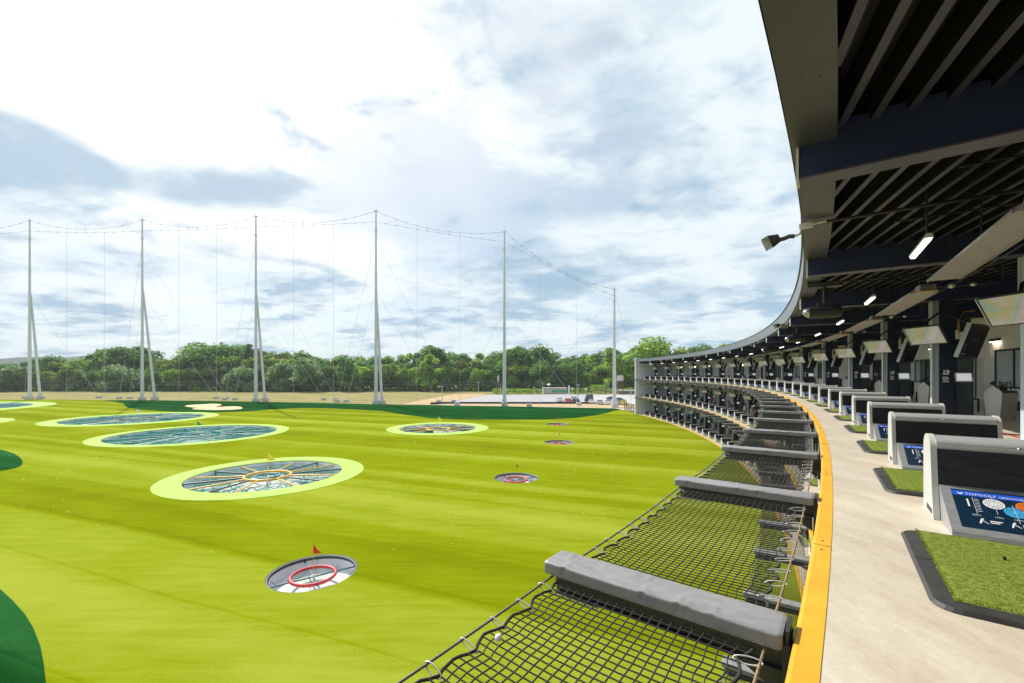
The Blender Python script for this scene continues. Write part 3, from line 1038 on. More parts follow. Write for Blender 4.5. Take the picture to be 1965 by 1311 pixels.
SPAN = [('outermost left span, running out of the frame', 3.4), ('span between the two leftmost poles', 3.4), ('span above the bunker', 3.3), ('span left of the tallest-looking pole', 3.1), ('span right of the tallest-looking pole', 2.9), ('span above the car park, falling to the last pole', 2.7)]
for k in range(6):
    a, c = tops[k], tops[k + 1]
    n = 24
    t = thing('net_cable', 'thin overhead net cable with droppers, ' + SPAN[k][0], 'cable', tuple(a), 0, 'cables that carry the range net')
    up = [p - a for p in sag_pts(a, c, SPAN[k][1], n)]
    low = [p - a for p in sag_pts(lows[k], lows[k + 1], (.9, .6, .3, .3, .4, .4)[k], n)]
    for q in range(n + 1):      # the lower cable never rises above the upper
        if low[q].z > up[q].z - .7: low[q].z = up[q].z - .7
    b = MB(); b.tube(up, .036, 4)
    for q in range(2, n, 2):
        b.sphere(tuple(up[q]), .17, 6, 4)
    b.build('top_cable', M_CABLE, t)
    b = MB(); b.tube(low, .032, 4)
    for q in range(2, n, 2):
        b.sphere(tuple(low[q]), .17, 6, 4)
    b.build('lower_cable', M_CABLE, t)
    for q in (8, 16):
        b = MB(); b.tube([low[q], Vector((low[q].x, low[q].y, -a.z + .3))], .040, 4); b.build('dropper', M_MAST, t)
    mid1 = Vector((pinfo[k][0], pinfo[k][1], pinfo[k][2] * .58)) - a; mid2 = Vector((pinfo[k + 1][0], pinfo[k + 1][1], pinfo[k + 1][2] * .58)) - a
    b = MB(); b.tube([mid1.lerp(mid2, q / 8) - Vector((0, 0, .9 * 4 * q / 8 * (1 - q / 8))) for q in range(9)], .014, 4); b.build('net_line', M_MAST, t)

# ------------------------------------------------------------------ the building
bld = thing('driving_range_building', 'long curved three-tier driving range building with dark roof and pale end wall', 'building', tuple(P(16, 150, 0)))
BO = bld.location.copy()
I0, I1 = -0.55, 37.0
R_BACK = 154.0


def arcsheet(b, r0, r1, z, mi=0, down=False, i0=I0, i1=I1, step=.5):
    n = int((i1 - i0) / step) + 1
    vs = []
    for k in range(n + 1):
        i = i0 + (i1 - i0) * k / n
        vs.append(P(i, r0, z) - BO); vs.append(P(i, r1, z) - BO)
    fs = [(2 * k, 2 * k + 1, 2 * k + 3, 2 * k + 2) for k in range(n)]
    if not down:
        fs = [tuple(reversed(f)) for f in fs]
    b.add(vs, fs, mi)


def arcwall(b, r, z0, z1, mi=0, inward=True, i0=I0, i1=I1, step=.5, smooth=True):
    n = int((i1 - i0) / step) + 1
    vs = []
    for k in range(n + 1):
        i = i0 + (i1 - i0) * k / n
        vs.append(P(i, r, z0) - BO); vs.append(P(i, r, z1) - BO)
    fs = [(2 * k, 2 * k + 1, 2 * k + 3, 2 * k + 2) for k in range(n)]
    if inward:
        fs = [tuple(reversed(f)) for f in fs]
    b.add(vs, fs, mi, smooth)


def arcbox(b, r0, r1, z0, z1, mi=0, i0=I0, i1=I1, step=.5):
    arcsheet(b, r0, r1, z1, mi, False, i0, i1, step); arcsheet(b, r0, r1, z0, mi, True, i0, i1, step)
    arcwall(b, r0, z0, z1, mi, True, i0, i1, step); arcwall(b, r1, z0, z1, mi, False, i0, i1, step)
    for i, s in ((i0, 1), (i1, -1)):
        q = [P(i, r0, z0) - BO, P(i, r1, z0) - BO, P(i, r1, z1) - BO, P(i, r0, z1) - BO]
        b.add(q, [(0, 1, 2, 3) if s > 0 else (3, 2, 1, 0)], mi)


M_SLABE = mat('grey_slab_edge', (0.20, 0.21, 0.22), 0.6, var=0.1, scale=1)
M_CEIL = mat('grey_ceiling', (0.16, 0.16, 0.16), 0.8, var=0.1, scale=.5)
for lv in (1, 2, 3):
    z = DECK[lv]
    b = MB()
    lo = z - (.42 if lv > 1 else .3)
    arcbox(b, R_EDGE + .03, R_BACK, lo, z - .003, 0)
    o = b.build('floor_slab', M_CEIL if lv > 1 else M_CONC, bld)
    b = MB(); arcsheet(b, R_EDGE + .02, R_BACK - .01, z, 0)
    o2 = b.build('concrete_deck', M_CONC, o)
    b = MB()
    # yellow edge angle: flat top, small rounded nose, short face
    nose = [(.135, .004), (.022, .006), (.006, .002), (0, -.016), (0, -.05)]
    n = 150; vs = []; fs = []
    for k in range(n + 1):
        i = I0 + (I1 - I0) * k / n
        for (dr, dz) in nose:
            vs.append(P(i, R_EDGE + dr, z + dz) - BO)
    w = len(nose)
    for k in range(n):
        for q in range(w - 1):
            fs.append((k * w + q, k * w + q + 1, (k + 1) * w + q + 1, (k + 1) * w + q))
    b.add(vs, fs)
    b.build('yellow_edge', M_YEL, o)
    b = MB()
    for k in range(37):
        Mj = Matrix.Translation(P(k + .63, R_EDGE, z) - BO) @ Matrix.Rotation(PHI(k + .63), 4, 'Z')
        b.box((.006, -.0025, .0055), (.132, .0025, .0072), 0, Mj)
        for dy in (-.12, .12): b.tube([Mj @ Vector((.07, dy, .005)), Mj @ Vector((.07, dy, .009))], .009, 8)
    b.build('edge_joint', M_DSTEEL, o)
    b = MB(); arcwall(b, R_EDGE + .012, lo - .02, z - .045, 0); b.build('edge_channel', M_SLABE if lv > 1 else M_CONC, o)
    b = MB()
    for k in range(18):
        arcsheet(b, 148.68, 148.76, z + .004, 0, False, 2 * k + .22, 2 * k + 1.86, .25)
    b.build('red_line', M_RED, o)
ZR = DECK[3]
# roof
roof = MB(); arcsheet(roof, 144.55, R_BACK + 1.2, ZR + 5.03, 0); arcsheet(roof, 145.03, R_BACK + 1.2, ZR + 4.80, 0, True)
roof = roof.build('roof', M_DECKING, bld)
b = MB(); arcwall(b, 144.55, ZR + 4.34, ZR + 5.04, 0); arcsheet(b, 144.50, 144.75, ZR + 5.045, 0)
b.build('fascia', M_FASCIA, roof)
b = MB(); arcsheet(b, 144.56, 145.03, ZR + 4.345, 0, True); arcwall(b, 145.03, ZR + 4.345, ZR + 4.80, 0, False)
rr = random.Random(5)
for k in range(75):
    for dr in (.18, .33):
        c = P(k * .5 + rr.uniform(-.05, .05), 144.56 + dr, ZR + 4.343) - BO
        M = Matrix.Translation(c) @ Matrix.Rotation(PHI(k * .5), 4, 'Z')
        b.box((-.006, -.02, -.002), (.006, .02, .0), 1, M)
b.build('soffit', [M_SOFFIT, M_BLACK], roof)
# corrugated decking: ribs run from beam to beam, slightly skewed
b = MB()
for s in range(-1, 18):
    ia, ib = 2 * s, 2 * s + 2
    j = -8
    while True:
        r0 = 145.03 + j * .325
        j += 1
        if r0 > R_BACK: break
        ra, rb2 = r0, r0 + 1.55
        t0 = 0.0
        if rb2 < 145.1: continue
        if ra < 145.04: t0 = (145.04 - ra) / 1.55
        A = P(ia, ra) if t0 == 0 else P(ia, ra).lerp(P(ib, rb2), t0)
        B = P(ib, min(rb2, R_BACK + 1))
        if ia < -1: A = A.lerp(B, .75) if t0 < .75 else A
        d = (B - A); d.z = 0
        nrm = Vector((-d.y, d.x, 0)).normalized()
        if nrm.dot(P(s * 2, 150) - P(s * 2, 140)) < 0: nrm = -nrm
        zb, zt = ZR + 4.46, ZR + 4.74
        prof = [(-.163, zt), (-.075, zt), (-.046, zb), (-.040, zb), (.040, zb), (.046, zb + .06), (.062, zb + .06), (.085, zb + .07), (.095, zt), (.163, zt)]
        vs = [A + nrm * a + Vector((0, 0, z)) - BO for a, z in prof] + [B + nrm * a + Vector((0, 0, z)) - BO for a, z in prof]
        n = len(prof)
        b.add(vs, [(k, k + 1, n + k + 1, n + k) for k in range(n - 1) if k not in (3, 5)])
        b.add(vs, [(k, k + 1, n + k + 1, n + k) for k in (3, 5)], 1)  # undersides painted paler, as if lit from the floor; sides stay near black
b.build('corrugated_decking', [M_DECKING, M_RIB_LIT], roof)
# radial beams with pale end caps
for k in range(0, 19):
    i = 2 * k
    M = Matrix.Translation(P(i, 144.62, ZR + 3.93) - BO) @ Matrix.Rotation(PHI(i), 4, 'Z')
    b = MB()
    b.box((.02, -.13, .025), (9.4, .13, .62), 0, M)
    b.box((.02, -.16, 0), (9.4, .16, .024), 1, M)
    b.build('beam', [M_BEAM, M_SOFFIT], roof)
    b = MB(); b.box((-.012, -.16, 0), (.018, .16, .41), 0, M); b.build('beam_end', M_PLATE, roof)
# pipes and conduits under the roof
M_PIPE = mat('black_pipe', (0.012, 0.012, 0.014), 0.5)
for k in range(0, 18):
    i = 2 * k + 1.05
    for (di, z, r0, r1, rad) in ((0, 4.28, 144.7, 153, .03), (-.35, 4.40, 146.0, 153, .02), (.4, 4.36, 146.4, 152, .018)):
        b = MB(); b.tube([P(i + di, r0, ZR + z) - BO, P(i + di, r1, ZR + z) - BO], rad, 6); b.build('pipe', M_PIPE, roof)
    b = MB()
    b.tube([P(2 * k + q * .25, 147.9, ZR + 3.86) - BO for q in range(9)], .022, 5)
    b.build('conduit', M_PIPE, roof)
# end wall
b = MB()
M = Matrix.Translation(P(-.55, 144.45, 0) - BO) @ Matrix.Rotation(PHI(-.55), 4, 'Z')
b.box((0, 0, -.3), (10.6, .35, 13.83), 0, M)
w = b.build('end_wall', M_WALL, bld)
b = MB(); b.box((-.03, -.03, 13.835), (10.63, .38, 13.90), 0, M); b.build('coping', M_PLATE, w)
for z in (1.9, 2.9, 6.2, 7.2, 10.4, 11.4):
    b = MB(); b.tube([M @ Vector((2.2 + (z % 1) * .8, -.10, z)), M @ Vector((2.2 + (z % 1) * .8, -.0, z))], .09, 8); b.build('wall_lamp', M_BLACK, w)
# back wall of the bays with doors and glazing
rr = random.Random(21)
for lv in (1, 2, 3):
    z0 = DECK[lv]; z1 = z0 + (4.85 if lv == 3 else 3.86)
    b = MB(); arcbox(b, R_BACK - .7, R_BACK - .02, z0 - .001, z1, 0); bw = b.build('back_wall', M_WHITE, bld)
    for k in range(0, 18):
        i = 2 * k + 1
        kind = k % 4
        def pane(name, ia, ib, za, zb, m, frame=True):
            Mx = Matrix.Translation(P((ia + ib) / 2, R_BACK - .7, z0) - BO) @ Matrix.Rotation(PHI((ia + ib) / 2), 4, 'Z')
            hw = (ib - ia) * DTH * (R_BACK - .7) / 2
            q = MB()
            q.box((-.02, -hw, za), (.0, hw, zb), 0, Mx)
            if frame:
                for (y0, y1, a, c) in ((-hw, -hw + .09, za, zb), (hw - .09, hw, za, zb), (-hw + .09, hw - .09, za, za + .09), (-hw + .09, hw - .09, zb - .09, zb), (-.05, .05, za + .09, zb - .09)):
                    q.box((-.06, y0, a), (-.021, y1, c), 1, Mx)
            q.build(name, [m, M_DSTEEL], bw)
        if lv == 3 and i in (25, 27, 29, 31):
            if i == 27:
                ra = R_BACK - .7
                pane('window', i_from_px(1911, ra), i_from_px(1990, ra), .80, 2.62, M_BGLASS); pane('door', i_from_px(1863, ra), i_from_px(1888, ra), .02, 2.25, M_DOOR, False)
                pane('window', i_from_px(1768, ra), i_from_px(1786, ra), .3, 2.4, M_GLASS)
            elif i == 25:
                pane('window', i - .9, i - .4, .1, 2.4, M_GLASS)
        elif kind == 0:
            pane('window', i - .45, i + .35, .1, 2.7, M_TGLASS)
        elif kind == 1:
            pane('door', i - .3, i + .1, .02, 2.2, M_DOOR, False); pane('window', i + .25, i + .7, .1, 2.5, M_GLASS)
        elif kind == 2:
            pane('window', i - .7, i - .1, .1, 2.6, M_GLASS); pane('window', i, i + .5, .1, 2.6, M_TGLASS)
        else:
            pane('window', i - .6, i + .1, .9, 2.4, M_BGLASS)
        if lv == 3 and i == 19:
            pane('wall_panel', i + .35, i + .75, .1, 2.3, M_ORANGE, False)


for k in range(0, 18):  # one real lamp repeated along the wall, the rest added to brighten the lounge
    Mx = Matrix.Translation(P(2 * k + 1.15, R_BACK - .7, ZR) - BO) @ Matrix.Rotation(PHI(2 * k + 1.15), 4, 'Z')
    b = MB(); b.bbox((-.16, -.35, 3.02), (-.002, .35, 3.16), .02, 0, Mx); wl = b.build('fill_wall_light', M_DSTEEL, bld)
    b = MB(); b.box((-.15, -.33, 3.0), (-.01, .33, 3.018), 0, Mx); b.build('fill_lamp_glass', M_WARM_FILL, wl)


# column pylons: steel post, navy housing, glazed dark bay
def column_part(i, lv):
    z = DECK[lv]; h = 3.92 if lv == 3 else 3.84
    Mx = Matrix.Translation(P(i, 148.32, z) - BO) @ Matrix.Rotation(PHI(i), 4, 'Z')
    b = MB()
    b.box((0, -.11, 0), (.018, .11, h), 0, Mx); b.box((.018, -.008, 0), (.145, .008, h), 0, Mx); b.box((.145, -.11, 0), (.163, .11, h), 0, Mx)
    c = b.build('column', M_STEEL, bld)
    b = MB(); b.bbox((.172, -.155, 0), (.56, .30, h - .002), .012, 0, Mx); b.build('housing', M_NAVY, c)
    b = MB(); b.bbox((.563, -.12, 0), (1.0, .30, 2.62), .01, 0, Mx); b.box((.60, -.128, .08), (.965, -.121, 2.5), 1, Mx); b.build('equipment_bay', [M_BLACK, M_GLASS], c)
    if lv == 3:
        b = MB()
        b.box((.25, -.158, 1.45), (.40, -.1555, 1.49), 0, Mx)
        for k in range(4):
            b.box((.25, -.158, 1.20 + k * .05), (.41 - .03 * (k % 2), -.1555, 1.225 + k * .05), 0, Mx)
        for (x, zz) in ((.27, 1.51), (.34, 1.52), (.38, 1.50)):
            b.box((x, -.158, zz), (x + .035, -.1555, zz + .09), 0, Mx)
        b.build('notice', M_SWHITE, c)
        b = MB(); b.box((-.05, .02, 3.0), (.0, .07, 3.9), 0, Mx); b.tube([Mx @ Vector((.62, -.2, 2.75)), Mx @ Vector((.6, -.22, 3.2)), Mx @ Vector((.75, -.2, 3.5)), Mx @ Vector((1.0, -.2, 3.52))], .018, 5, 1)
        b.box((.66, -.24, 2.85), (.9, -.125, 3.3), 2, Mx)
        b.build('junction_box', [M_STEEL, M_AMBER, M_DSTEEL], c)


for lv in (3, 2, 1):
    for k in range(0, 17):
        column_part(2 * k, lv)

# ------------------------------------------------------------------ bay furniture (local frame: x away from the field, -y towards the near end)
def fillet(prof, it=2):
    return smooth_poly(prof, it)


def make_dispenser():
    t = thing('ball_dispenser', 'x', 'ball dispenser')
    W = 1.27
    # end plates
    pr = [(0, 0.0)] + [(-.21 + .21 * cos(pi * k / 14), .695 + .137 * sin(pi * k / 14)) for k in range(15)] + [(-.50, .34), (-.60, 0.0)]
    for x0 in (0, W - .05):
        b = MB(); b.prism(pr, x0, x0 + .05); p = b.build('end_plate', M_PLATE, t)
        b = MB(); b.box((x0 - .002, -.52, .03), (x0 + .052, -.22, .085)); b.build('vent_slot', M_DSTEEL, p)
    # rolled silver top
    cy, cz = -.21, .745
    pr = []
    for k in range(13):
        a = pi * k / 12
        pr.append((cy + .205 * cos(a), cz + .075 * sin(a)))
    pr += [(cy - .205, .70), (cy - .19, .70), (cy + .19, .70), (cy + .205, .70)]
    b = MB(); b.prism(pr, .05, W - .05, smooth=True); top = b.build('top_roll', M_SILVER, t)
    b = MB(); b.sphere((.63, -.405, .745), .017, 8, 5); b.build('button', M_GALV, top)
    # padded black panels front and back
    b = MB(); b.prism([(-.41, .70), (-.395, .70), (-.445, .335), (-.47, .335)], .05, W - .05); b.prism([(-.015, .70), (-.03, .70), (-.03, .01), (-.015, .01)], .05, W - .05)
    b.build('black_panel', M_VINYL, t)
    # sloping console
    pr = [(-.45, .345), (-.50, .345), (-1.09, .055), (-1.11, .04), (-1.11, .0), (-.45, 0)]
    b = MB(); b.prism(pr, .055, W - .055); con = b.build('console', M_BRUSHED, t)
    y0, z0 = -.50, .345
    dv = Vector((0, -.59, -.29)); Lv = dv.length; dv.normalize()
    nv = Vector((0, dv.z, -dv.y))

    def pt(u, v, h):     # u to the right, v down the slope
        q = Vector((.055 + u, y0, z0)) + dv * v + nv * h
        return q
    b = MB()
    b.add([pt(.075, .05, .003), pt(1.085, .05, .003), pt(1.085, Lv - .055, .003), pt(.075, Lv - .055, .003)], [(0, 3, 2, 1)])
    sg = b.build('sign', M_SNAVY, con)
    b = MB()

    def poly2(pts, h, mi):
        b.add([pt(u, v, h) for u, v in pts], [tuple(range(len(pts)))] , mi)

    def disc(u, v, r, mi, h=.0045):
        poly2([(u + r * cos(-2 * pi * k / 28), v + r * sin(-2 * pi * k / 28)) for k in range(28)], h, mi)
    poly2([(.075, .143), (.60, .143), (.58, .070), (.075, .070)], .004, 0)
    for (txt, u, v, size, sx) in (('TOPGOLF', .165, .128, .045, 1.25), ('OBERHAUSEN', .395, .128, .034, 1.0)):
        vs, fs = text_mesh(txt, size, 1.0, .12 if sx > 1.1 else 0)
        b.add([pt(u + x * sx * .86, v - y, .0052) for x, y in vs], fs, 1)
    # winged shield
    poly2([(.118, .118), (.135, .130), (.152, .118), (.158, .095), (.146, .104), (.135, .108), (.124, .104), (.112, .095)], .0052, 1)
    for (u, v, r, mi) in ((.345, .225, .072, 1), (.555, .225, .072, 2), (.465, .315, .072, 3), (.70, .30, .060, 4), (.80, .225, .060, 5), (.92, .30, .055, 6)):
        disc(u, v, r, mi)
        for q in (.42, .62, .82):
            for a0 in range(10):
                a = 2 * pi * a0 / 10
                da = .42
                ps = [(u + r * q * cos(a - s * da / 2), v + r * q * sin(a - s * da / 2)) for s in (-1, 0, 1)]
                pe = [(u + r * (q - .05) * cos(a - s * da / 2), v + r * (q - .05) * sin(a - s * da / 2)) for s in (1, 0, -1)]
                poly2(ps + pe, .0056, 7)
        poly2([(u - .002, v + .15), (u + .002, v + .15), (u + .002, v - .10), (u - .002, v - .10)], .006, 8)
    for u in (.21, .62):
        poly2([(u - .0015, .40), (u + .0015, .40), (u + .0015, .16), (u - .0015, .16)], .005, 1)
    for k in range(9):
        poly2([(.218, .185 + k * .022), (.25, .185 + k * .022), (.25, .179 + k * .022), (.218, .179 + k * .022)], .005, 8)
    poly2([(.165, .30), (.178, .30), (.178, .19), (.165, .19)], .005, 1)
    for u, s in ((.20, '200m'), (.345, '170m'), (.465, '140m'), (.555, '115m'), (.70, '90m'), (.80, '65m'), (.92, '40m')):
        vs, fs = text_mesh(s, .026, 1.0, 0, 'CENTER')
        b.add([pt(u + x, .425 - y, .0052) for x, y in vs], fs, 1)
    for k, u in enumerate((.20, .40, .60, .80)):
        # little golfer figures with two lines of small print
        poly2([(u, .53), (u + .012, .53), (u + .030, .475), (u + .016, .47)], .0052, 1); disc(u + .03, .465, .009, 1, .0052)
        poly2([(u + .022, .49), (u + .06, .525), (u + .063, .52), (u + .026, .482)], .0054, 1)
        for q in range(2):
            poly2([(u + .075, .487 + q * .022), (u + .155 - q * .02, .487 + q * .022), (u + .155 - q * .02, .475 + q * .022), (u + .075, .475 + q * .022)], .0052, 1)
    b.build('sign_print', [M_BLUE, M_SWHITE, M_SORANGE, M_SCYAN, M_SGREEN, M_SRED, M_YEL, M_SNAVY, M_STEEL], con)
    return t


def make_mat():
    t = thing('hitting_mat', 'x', 'hitting mat')
    def rr_(x0, y0, x1, y1, r, n=5):
        q = []
        for (cx, cy, a0) in ((x1 - r, y1 - r, 0), (x0 + r, y1 - r, 90), (x0 + r, y0 + r, 180), (x1 - r, y0 + r, 270)):
            for k in range(n + 1):
                a = radians(a0 + 90 * k / n)
                q.append((cx + r * cos(a), cy + r * sin(a)))
        return q
    x0, x1, ya, yb = -.32, 1.35, -2.92, -1.20
    out = rr_(x0, ya, x1, yb, .13); mid = rr_(x0 + .02, ya + .02, x1 - .02, yb - .02, .12)
    n = len(out)
    inn = rr_(x0 + .12, ya + .12, x1 - .12, yb - .035, .05)
    b = MB()
    vs = [(x, y, 0.001) for x, y in out] + [(x, y, .022) for x, y in mid] + [(x, y, .034) for x, y in inn]
    fs = []
    for q in range(2):
        fs += [(q * n + k, q * n + (k + 1) % n, (q + 1) * n + (k + 1) % n, (q + 1) * n + k) for k in range(n)]
    b.add(vs, fs)
    b.box((x0 + .001, -2.05, .0335), (x0 + .12, -2.043, .035), 1)
    b.build('rubber_border', [M_RUBBER, M_BLACK], t)
    # turf insert with a gently dished top and short upright fibres along the front edge
    b = MB(); nx, ny = 34, 34
    vs = []
    ux0, ux1, uy0, uy1 = x0 + .115, x1 - .115, ya + .115, yb - .04
    rg = random.Random(4)
    for j in range(ny + 1):
        for k in range(nx + 1):
            x = ux0 + (ux1 - ux0) * k / nx; y = uy0 + (uy1 - uy0) * j / ny
            d = hypot((x - .30) / .5, (y + 1.65) / .4)
            z = .047 - .013 * math.exp(-d * d) + rg.uniform(-.0012, .0012)
            if k in (0, nx) or j in (0, ny): z = .034
            vs.append((x, y, z))
    fs = [(j * (nx + 1) + k, j * (nx + 1) + k + 1, (j + 1) * (nx + 1) + k + 1, (j + 1) * (nx + 1) + k) for j in range(ny) for k in range(nx)]
    b.add(vs, fs, 0, True)
    for q in range(1500):
        x = rg.uniform(ux0, ux1); y = rg.choice((uy0 + rg.uniform(-.012, .02), rg.uniform(uy0, uy1)))
        if rg.random() < .35: x = ux0 + rg.uniform(-.012, .015); y = rg.uniform(uy0, uy1)
        a = rg.uniform(0, pi); w = .0022; hh = rg.uniform(.008, .016); z = .040
        b.add([(x - w * cos(a), y - w * sin(a), z), (x + w * cos(a), y + w * sin(a), z), (x + rg.uniform(-.008, .008), y + rg.uniform(-.008, .008), z + hh)], [(0, 1, 2)])
    b.build('turf_insert', M_MAT, t)
    b = MB(); b.tube([(.25, -1.72, .034), (.25, -1.72, .060)], .010, 8); b.build('tee', M_BLACK, t)
    return t


disp0 = make_dispenser(); mat0 = make_mat()
NB = {3: range(0, 33), 2: range(0, 33), 1: range(0, 32)}
first = True
for lv in (3, 2, 1):
    for i in NB[lv]:
        w = place_word(i + 1, 33 - i)
        z = DECK[lv] + .004
        l1 = 'grey ball dispenser with sloping console on the %s tier, %s' % (TIER[lv], w)
        l2 = 'green hitting mat with rubber border, %s tier, %s' % (TIER[lv], w)
        if first:
            disp0.location = P(i, RD, z); disp0.rotation_euler = (0, 0, PHI(i)); tag(disp0, l1, None, 'ball dispensers dividing the bays')
            mat0.location = P(i, RD, z); mat0.rotation_euler = (0, 0, PHI(i)); tag(mat0, l2, None, 'hitting mats along the tee line')
            first = False
        else:
            dup(disp0, P(i, RD, z), PHI(i), l1)
            dup(mat0, P(i, RD, z), PHI(i), l2)


# ------------------------------------------------------------------ padded outrigger arms and safety nets
ALEN = 1.60


def make_arm():
    t = thing('outrigger', 'x', 'padded net arm')
    b = MB()
    b.box((-ALEN + .04, -.045, -.19), (-.0, .045, -.062)); b.box((-ALEN + .04, -.08, -.20), (0, .08, -.19)); b.box((-.05, -.11, -.40), (-.012, .11, -.02)); b.prism([(-.35, -.21), (-.06, -.21), (-.06, -.38)], -.012, .012, axis='y'); b.box((-.036, -.10, -.06), (-.018, .10, .052)); b.build('steel_beam', M_DSTEEL, t)
    b = MB(); b.box((-ALEN + .06, -.09, -.225), (-ALEN + .40, -.03, -.202)); b.box((-ALEN + .02, -.05, -.16), (-ALEN + .038, .05, -.07)); b.build('tip_bracket', M_GALV, t)
    # wrinkled vinyl cushion
    b = MB(); nx, m = 110, 36
    rg = random.Random(8)
    L0, L1 = -ALEN - .02, -.045
    bumps = [(rg.uniform(L0 + .1, L1 - .1), rg.choice((0, 1)), rg.uniform(.5, 1)) for _ in range(11)]
    vs = []
    hw, hh = .148, .046
    for k in range(nx + 1):
        f = k / nx; x = L0 + (L1 - L0) * f
        for q in range(m):
            a = 2 * pi * (q + .5) / m
            e = 11.0
            ca, sa = cos(a), sin(a)
            ca, sa = (abs(ca) ** .8) * (1 if ca > 0 else -1), (abs(sa) ** .8) * (1 if sa > 0 else -1)
            rad = (abs(ca) ** e + abs(sa) ** e) ** (-1 / e)
            y = hw * ca * rad; z = hh * sa * rad
            endf = 1.0 - (.10 if k in (0, nx) else 0)
            if sa > 0: z += .002 * sin(x * 7 + 1.3 + y * 9)
            for (bx, side, am) in bumps:
                near = math.exp(-((x - bx) / .020) ** 2)
                if (ca < -.25 if side == 0 else ca > .25) and sa > -.4:
                    y -= ca / abs(ca) * .013 * am * near; z += .006 * am * near
                fold = math.exp(-((x - bx - (y - .148 * (1 if side else -1)) * 1.1) / .020) ** 2) * max(0, 1 - abs(y - .148 * (1 if side else -1)) / .2)
                if sa > .3: z += .0045 * am * fold
            vs.append((x, y * endf, -.005 + z * endf))
    fs = [(k * m + q, k * m + (q + 1) % m, (k + 1) * m + (q + 1) % m, (k + 1) * m + q) for k in range(nx) for q in range(m)]
    b.add(vs, [tuple(reversed(f)) for f in fs], 0, True)
    b.add(vs[:m], [tuple(range(m))], 0); b.add(vs[-m:], [tuple(reversed(range(m)))], 0)
    b.build('cushion', M_PAD, t)
    b = MB()
    for sy in (-1, 1):
        for k in range(70):
            x = L0 + .03 + (L1 - L0 - .06) * k / 69
            b.box((x - .006, sy * .1475 - .002, -.043), (x + .006, sy * .1475 + .002, -.040))
    b.build('seam_stitching', M_SILVER, t)
    return t


def net_geo(clips):
    """one bay of netting between arm k (y=0) and arm k+1 (towards -y); polar exact, in the local frame of arm k"""
    i0 = 10.0
    O = P(i0, R_EDGE); ph = PHI(i0)
    Rm = Matrix.Rotation(-ph, 3, 'Z')

    def loc(di, r, z):
        q = Rm @ (P(i0 + di, r) - O); q.z = z
        return q
    mg = .158 / (144 * DTH)     # keep clear of the cushions
    NC = 11
    ro_c, ri_c = R_EDGE - ALEN + .05, R_EDGE - .13      # front and rear cables
    sagz = lambda u, v: -.075 - .055 * 4 * u * (1 - u) * (.4 + 4 * v * (1 - v) * .6)

    def edge(u, side):     # scalloped edge rope, in v (0 rear .. 1 front)
        s = abs(sin(pi * u * NC + pi / 2))
        d = .045 + .045 * (1 - s) + .02 * sin(u * 17 + side * 2) ** 2
        return d
    wid = ri_c - ro_c

    def pos(u, v):         # v in 0..1 between the two cables; only the outer meshes follow the scalloped edge
        m0 = .07 / wid
        vv = m0 * 1.15 + (1 - 2.15 * m0) * v
        vv += (edge(u, 0) / wid * 1.15 - m0 * 1.15) * (1 - v) ** 7 - (edge(u, 1) / wid - m0) * v ** 7
        di = mg + (1 - 2 * mg) * u
        wob = .001 * sin(v * 9 + u * 13)
        return loc(di + wob * .02, ri_c - wid * vv, sagz(u, vv))
    NU, NV = 54, 21
    net = MB()
    rad = .0046
    for k in range(1, NU):
        u = k / NU
        net.tube([pos(u + .0003 * sin(q * 1.9 + k), q / NV) for q in range(NV + 1)], rad, 4, caps=False)
    for q in range(1, NV):
        v = q / NV
        net.tube([pos(k / NU, v + .0008 * sin(k * 1.7 + q)) for k in range(NU + 1)], rad, 4, caps=False)
    rope = MB()
    m = 66
    for v in (0, 1):
        rope.tube([pos(k / m, v) + Vector((0, 0, .004 * sin(k * 2.2))) for k in range(m + 1)], .010, 6)
    for u in (0, 1):
        rope.tube([pos(u, q / 20) for q in range(21)], .010, 5)
    cf = MB(); cf.tube([loc(mg * .3 + (1 - .6 * mg) * k / 8, ro_c, -.06 - .02 * 4 * k / 8 * (1 - k / 8)) for k in range(9)], .0085, 6)
    cr = MB(); cr.tube([loc(mg * .3 + (1 - .6 * mg) * k / 8, ri_c, -.06 - .02 * 4 * k / 8 * (1 - k / 8)) for k in range(9)], .0085, 6)
    rings = []
    for side in (0, 1):
        for k in range(NC):
            u = (k + .5) / NC
            a = loc(mg + (1 - 2 * mg) * u, ro_c if side else ri_c, -.06 - .02 * 4 * u * (1 - u))
            e = pos(u, 1 if side else 0)
            d = (e - a); ln = d.length; d.normalize()
            sd = Vector((0, 1, 0)) if k % 4 else Vector((0, .96, .28))
            c0 = a - d * .014; c1 = e + d * .018
            hw = .013 if k % 4 else .020
            pts = []
            for q in range(17):
                t = 2 * pi * q / 16
                mid = c0.lerp(c1, .5 - .5 * cos(t))
                pts.append(mid + (Vector((0, 0, 1)).lerp(sd, .55)).normalized() * hw * sin(t))
            rings.append(pts)
    return net, rope, cf, cr, rings


arm0 = make_arm()
net_m, rope_m, cf_m, cr_m, rings = net_geo(True)


def net_thing(detail):
    t = thing('safety_net', 'x', 'safety net')
    net_m.build('mesh', M_NET, t)
    rope_m.build('edge_rope', M_ROPE, t)
    cf_m.build('front_cable', M_CABLE, t)
    cr_m.build('rear_cable', M_RUST, t)
    if detail:
        for pts in rings:
            b = MB(); b.tube(pts, .0048, 5, caps=False); b.build('carabiner', M_GALV, t)
    else:
        b = MB()
        for pts in rings:
            b.tube(pts[::2], .0055, 4, caps=False)
        b.build('clip_row', M_GALV, t)
    return t


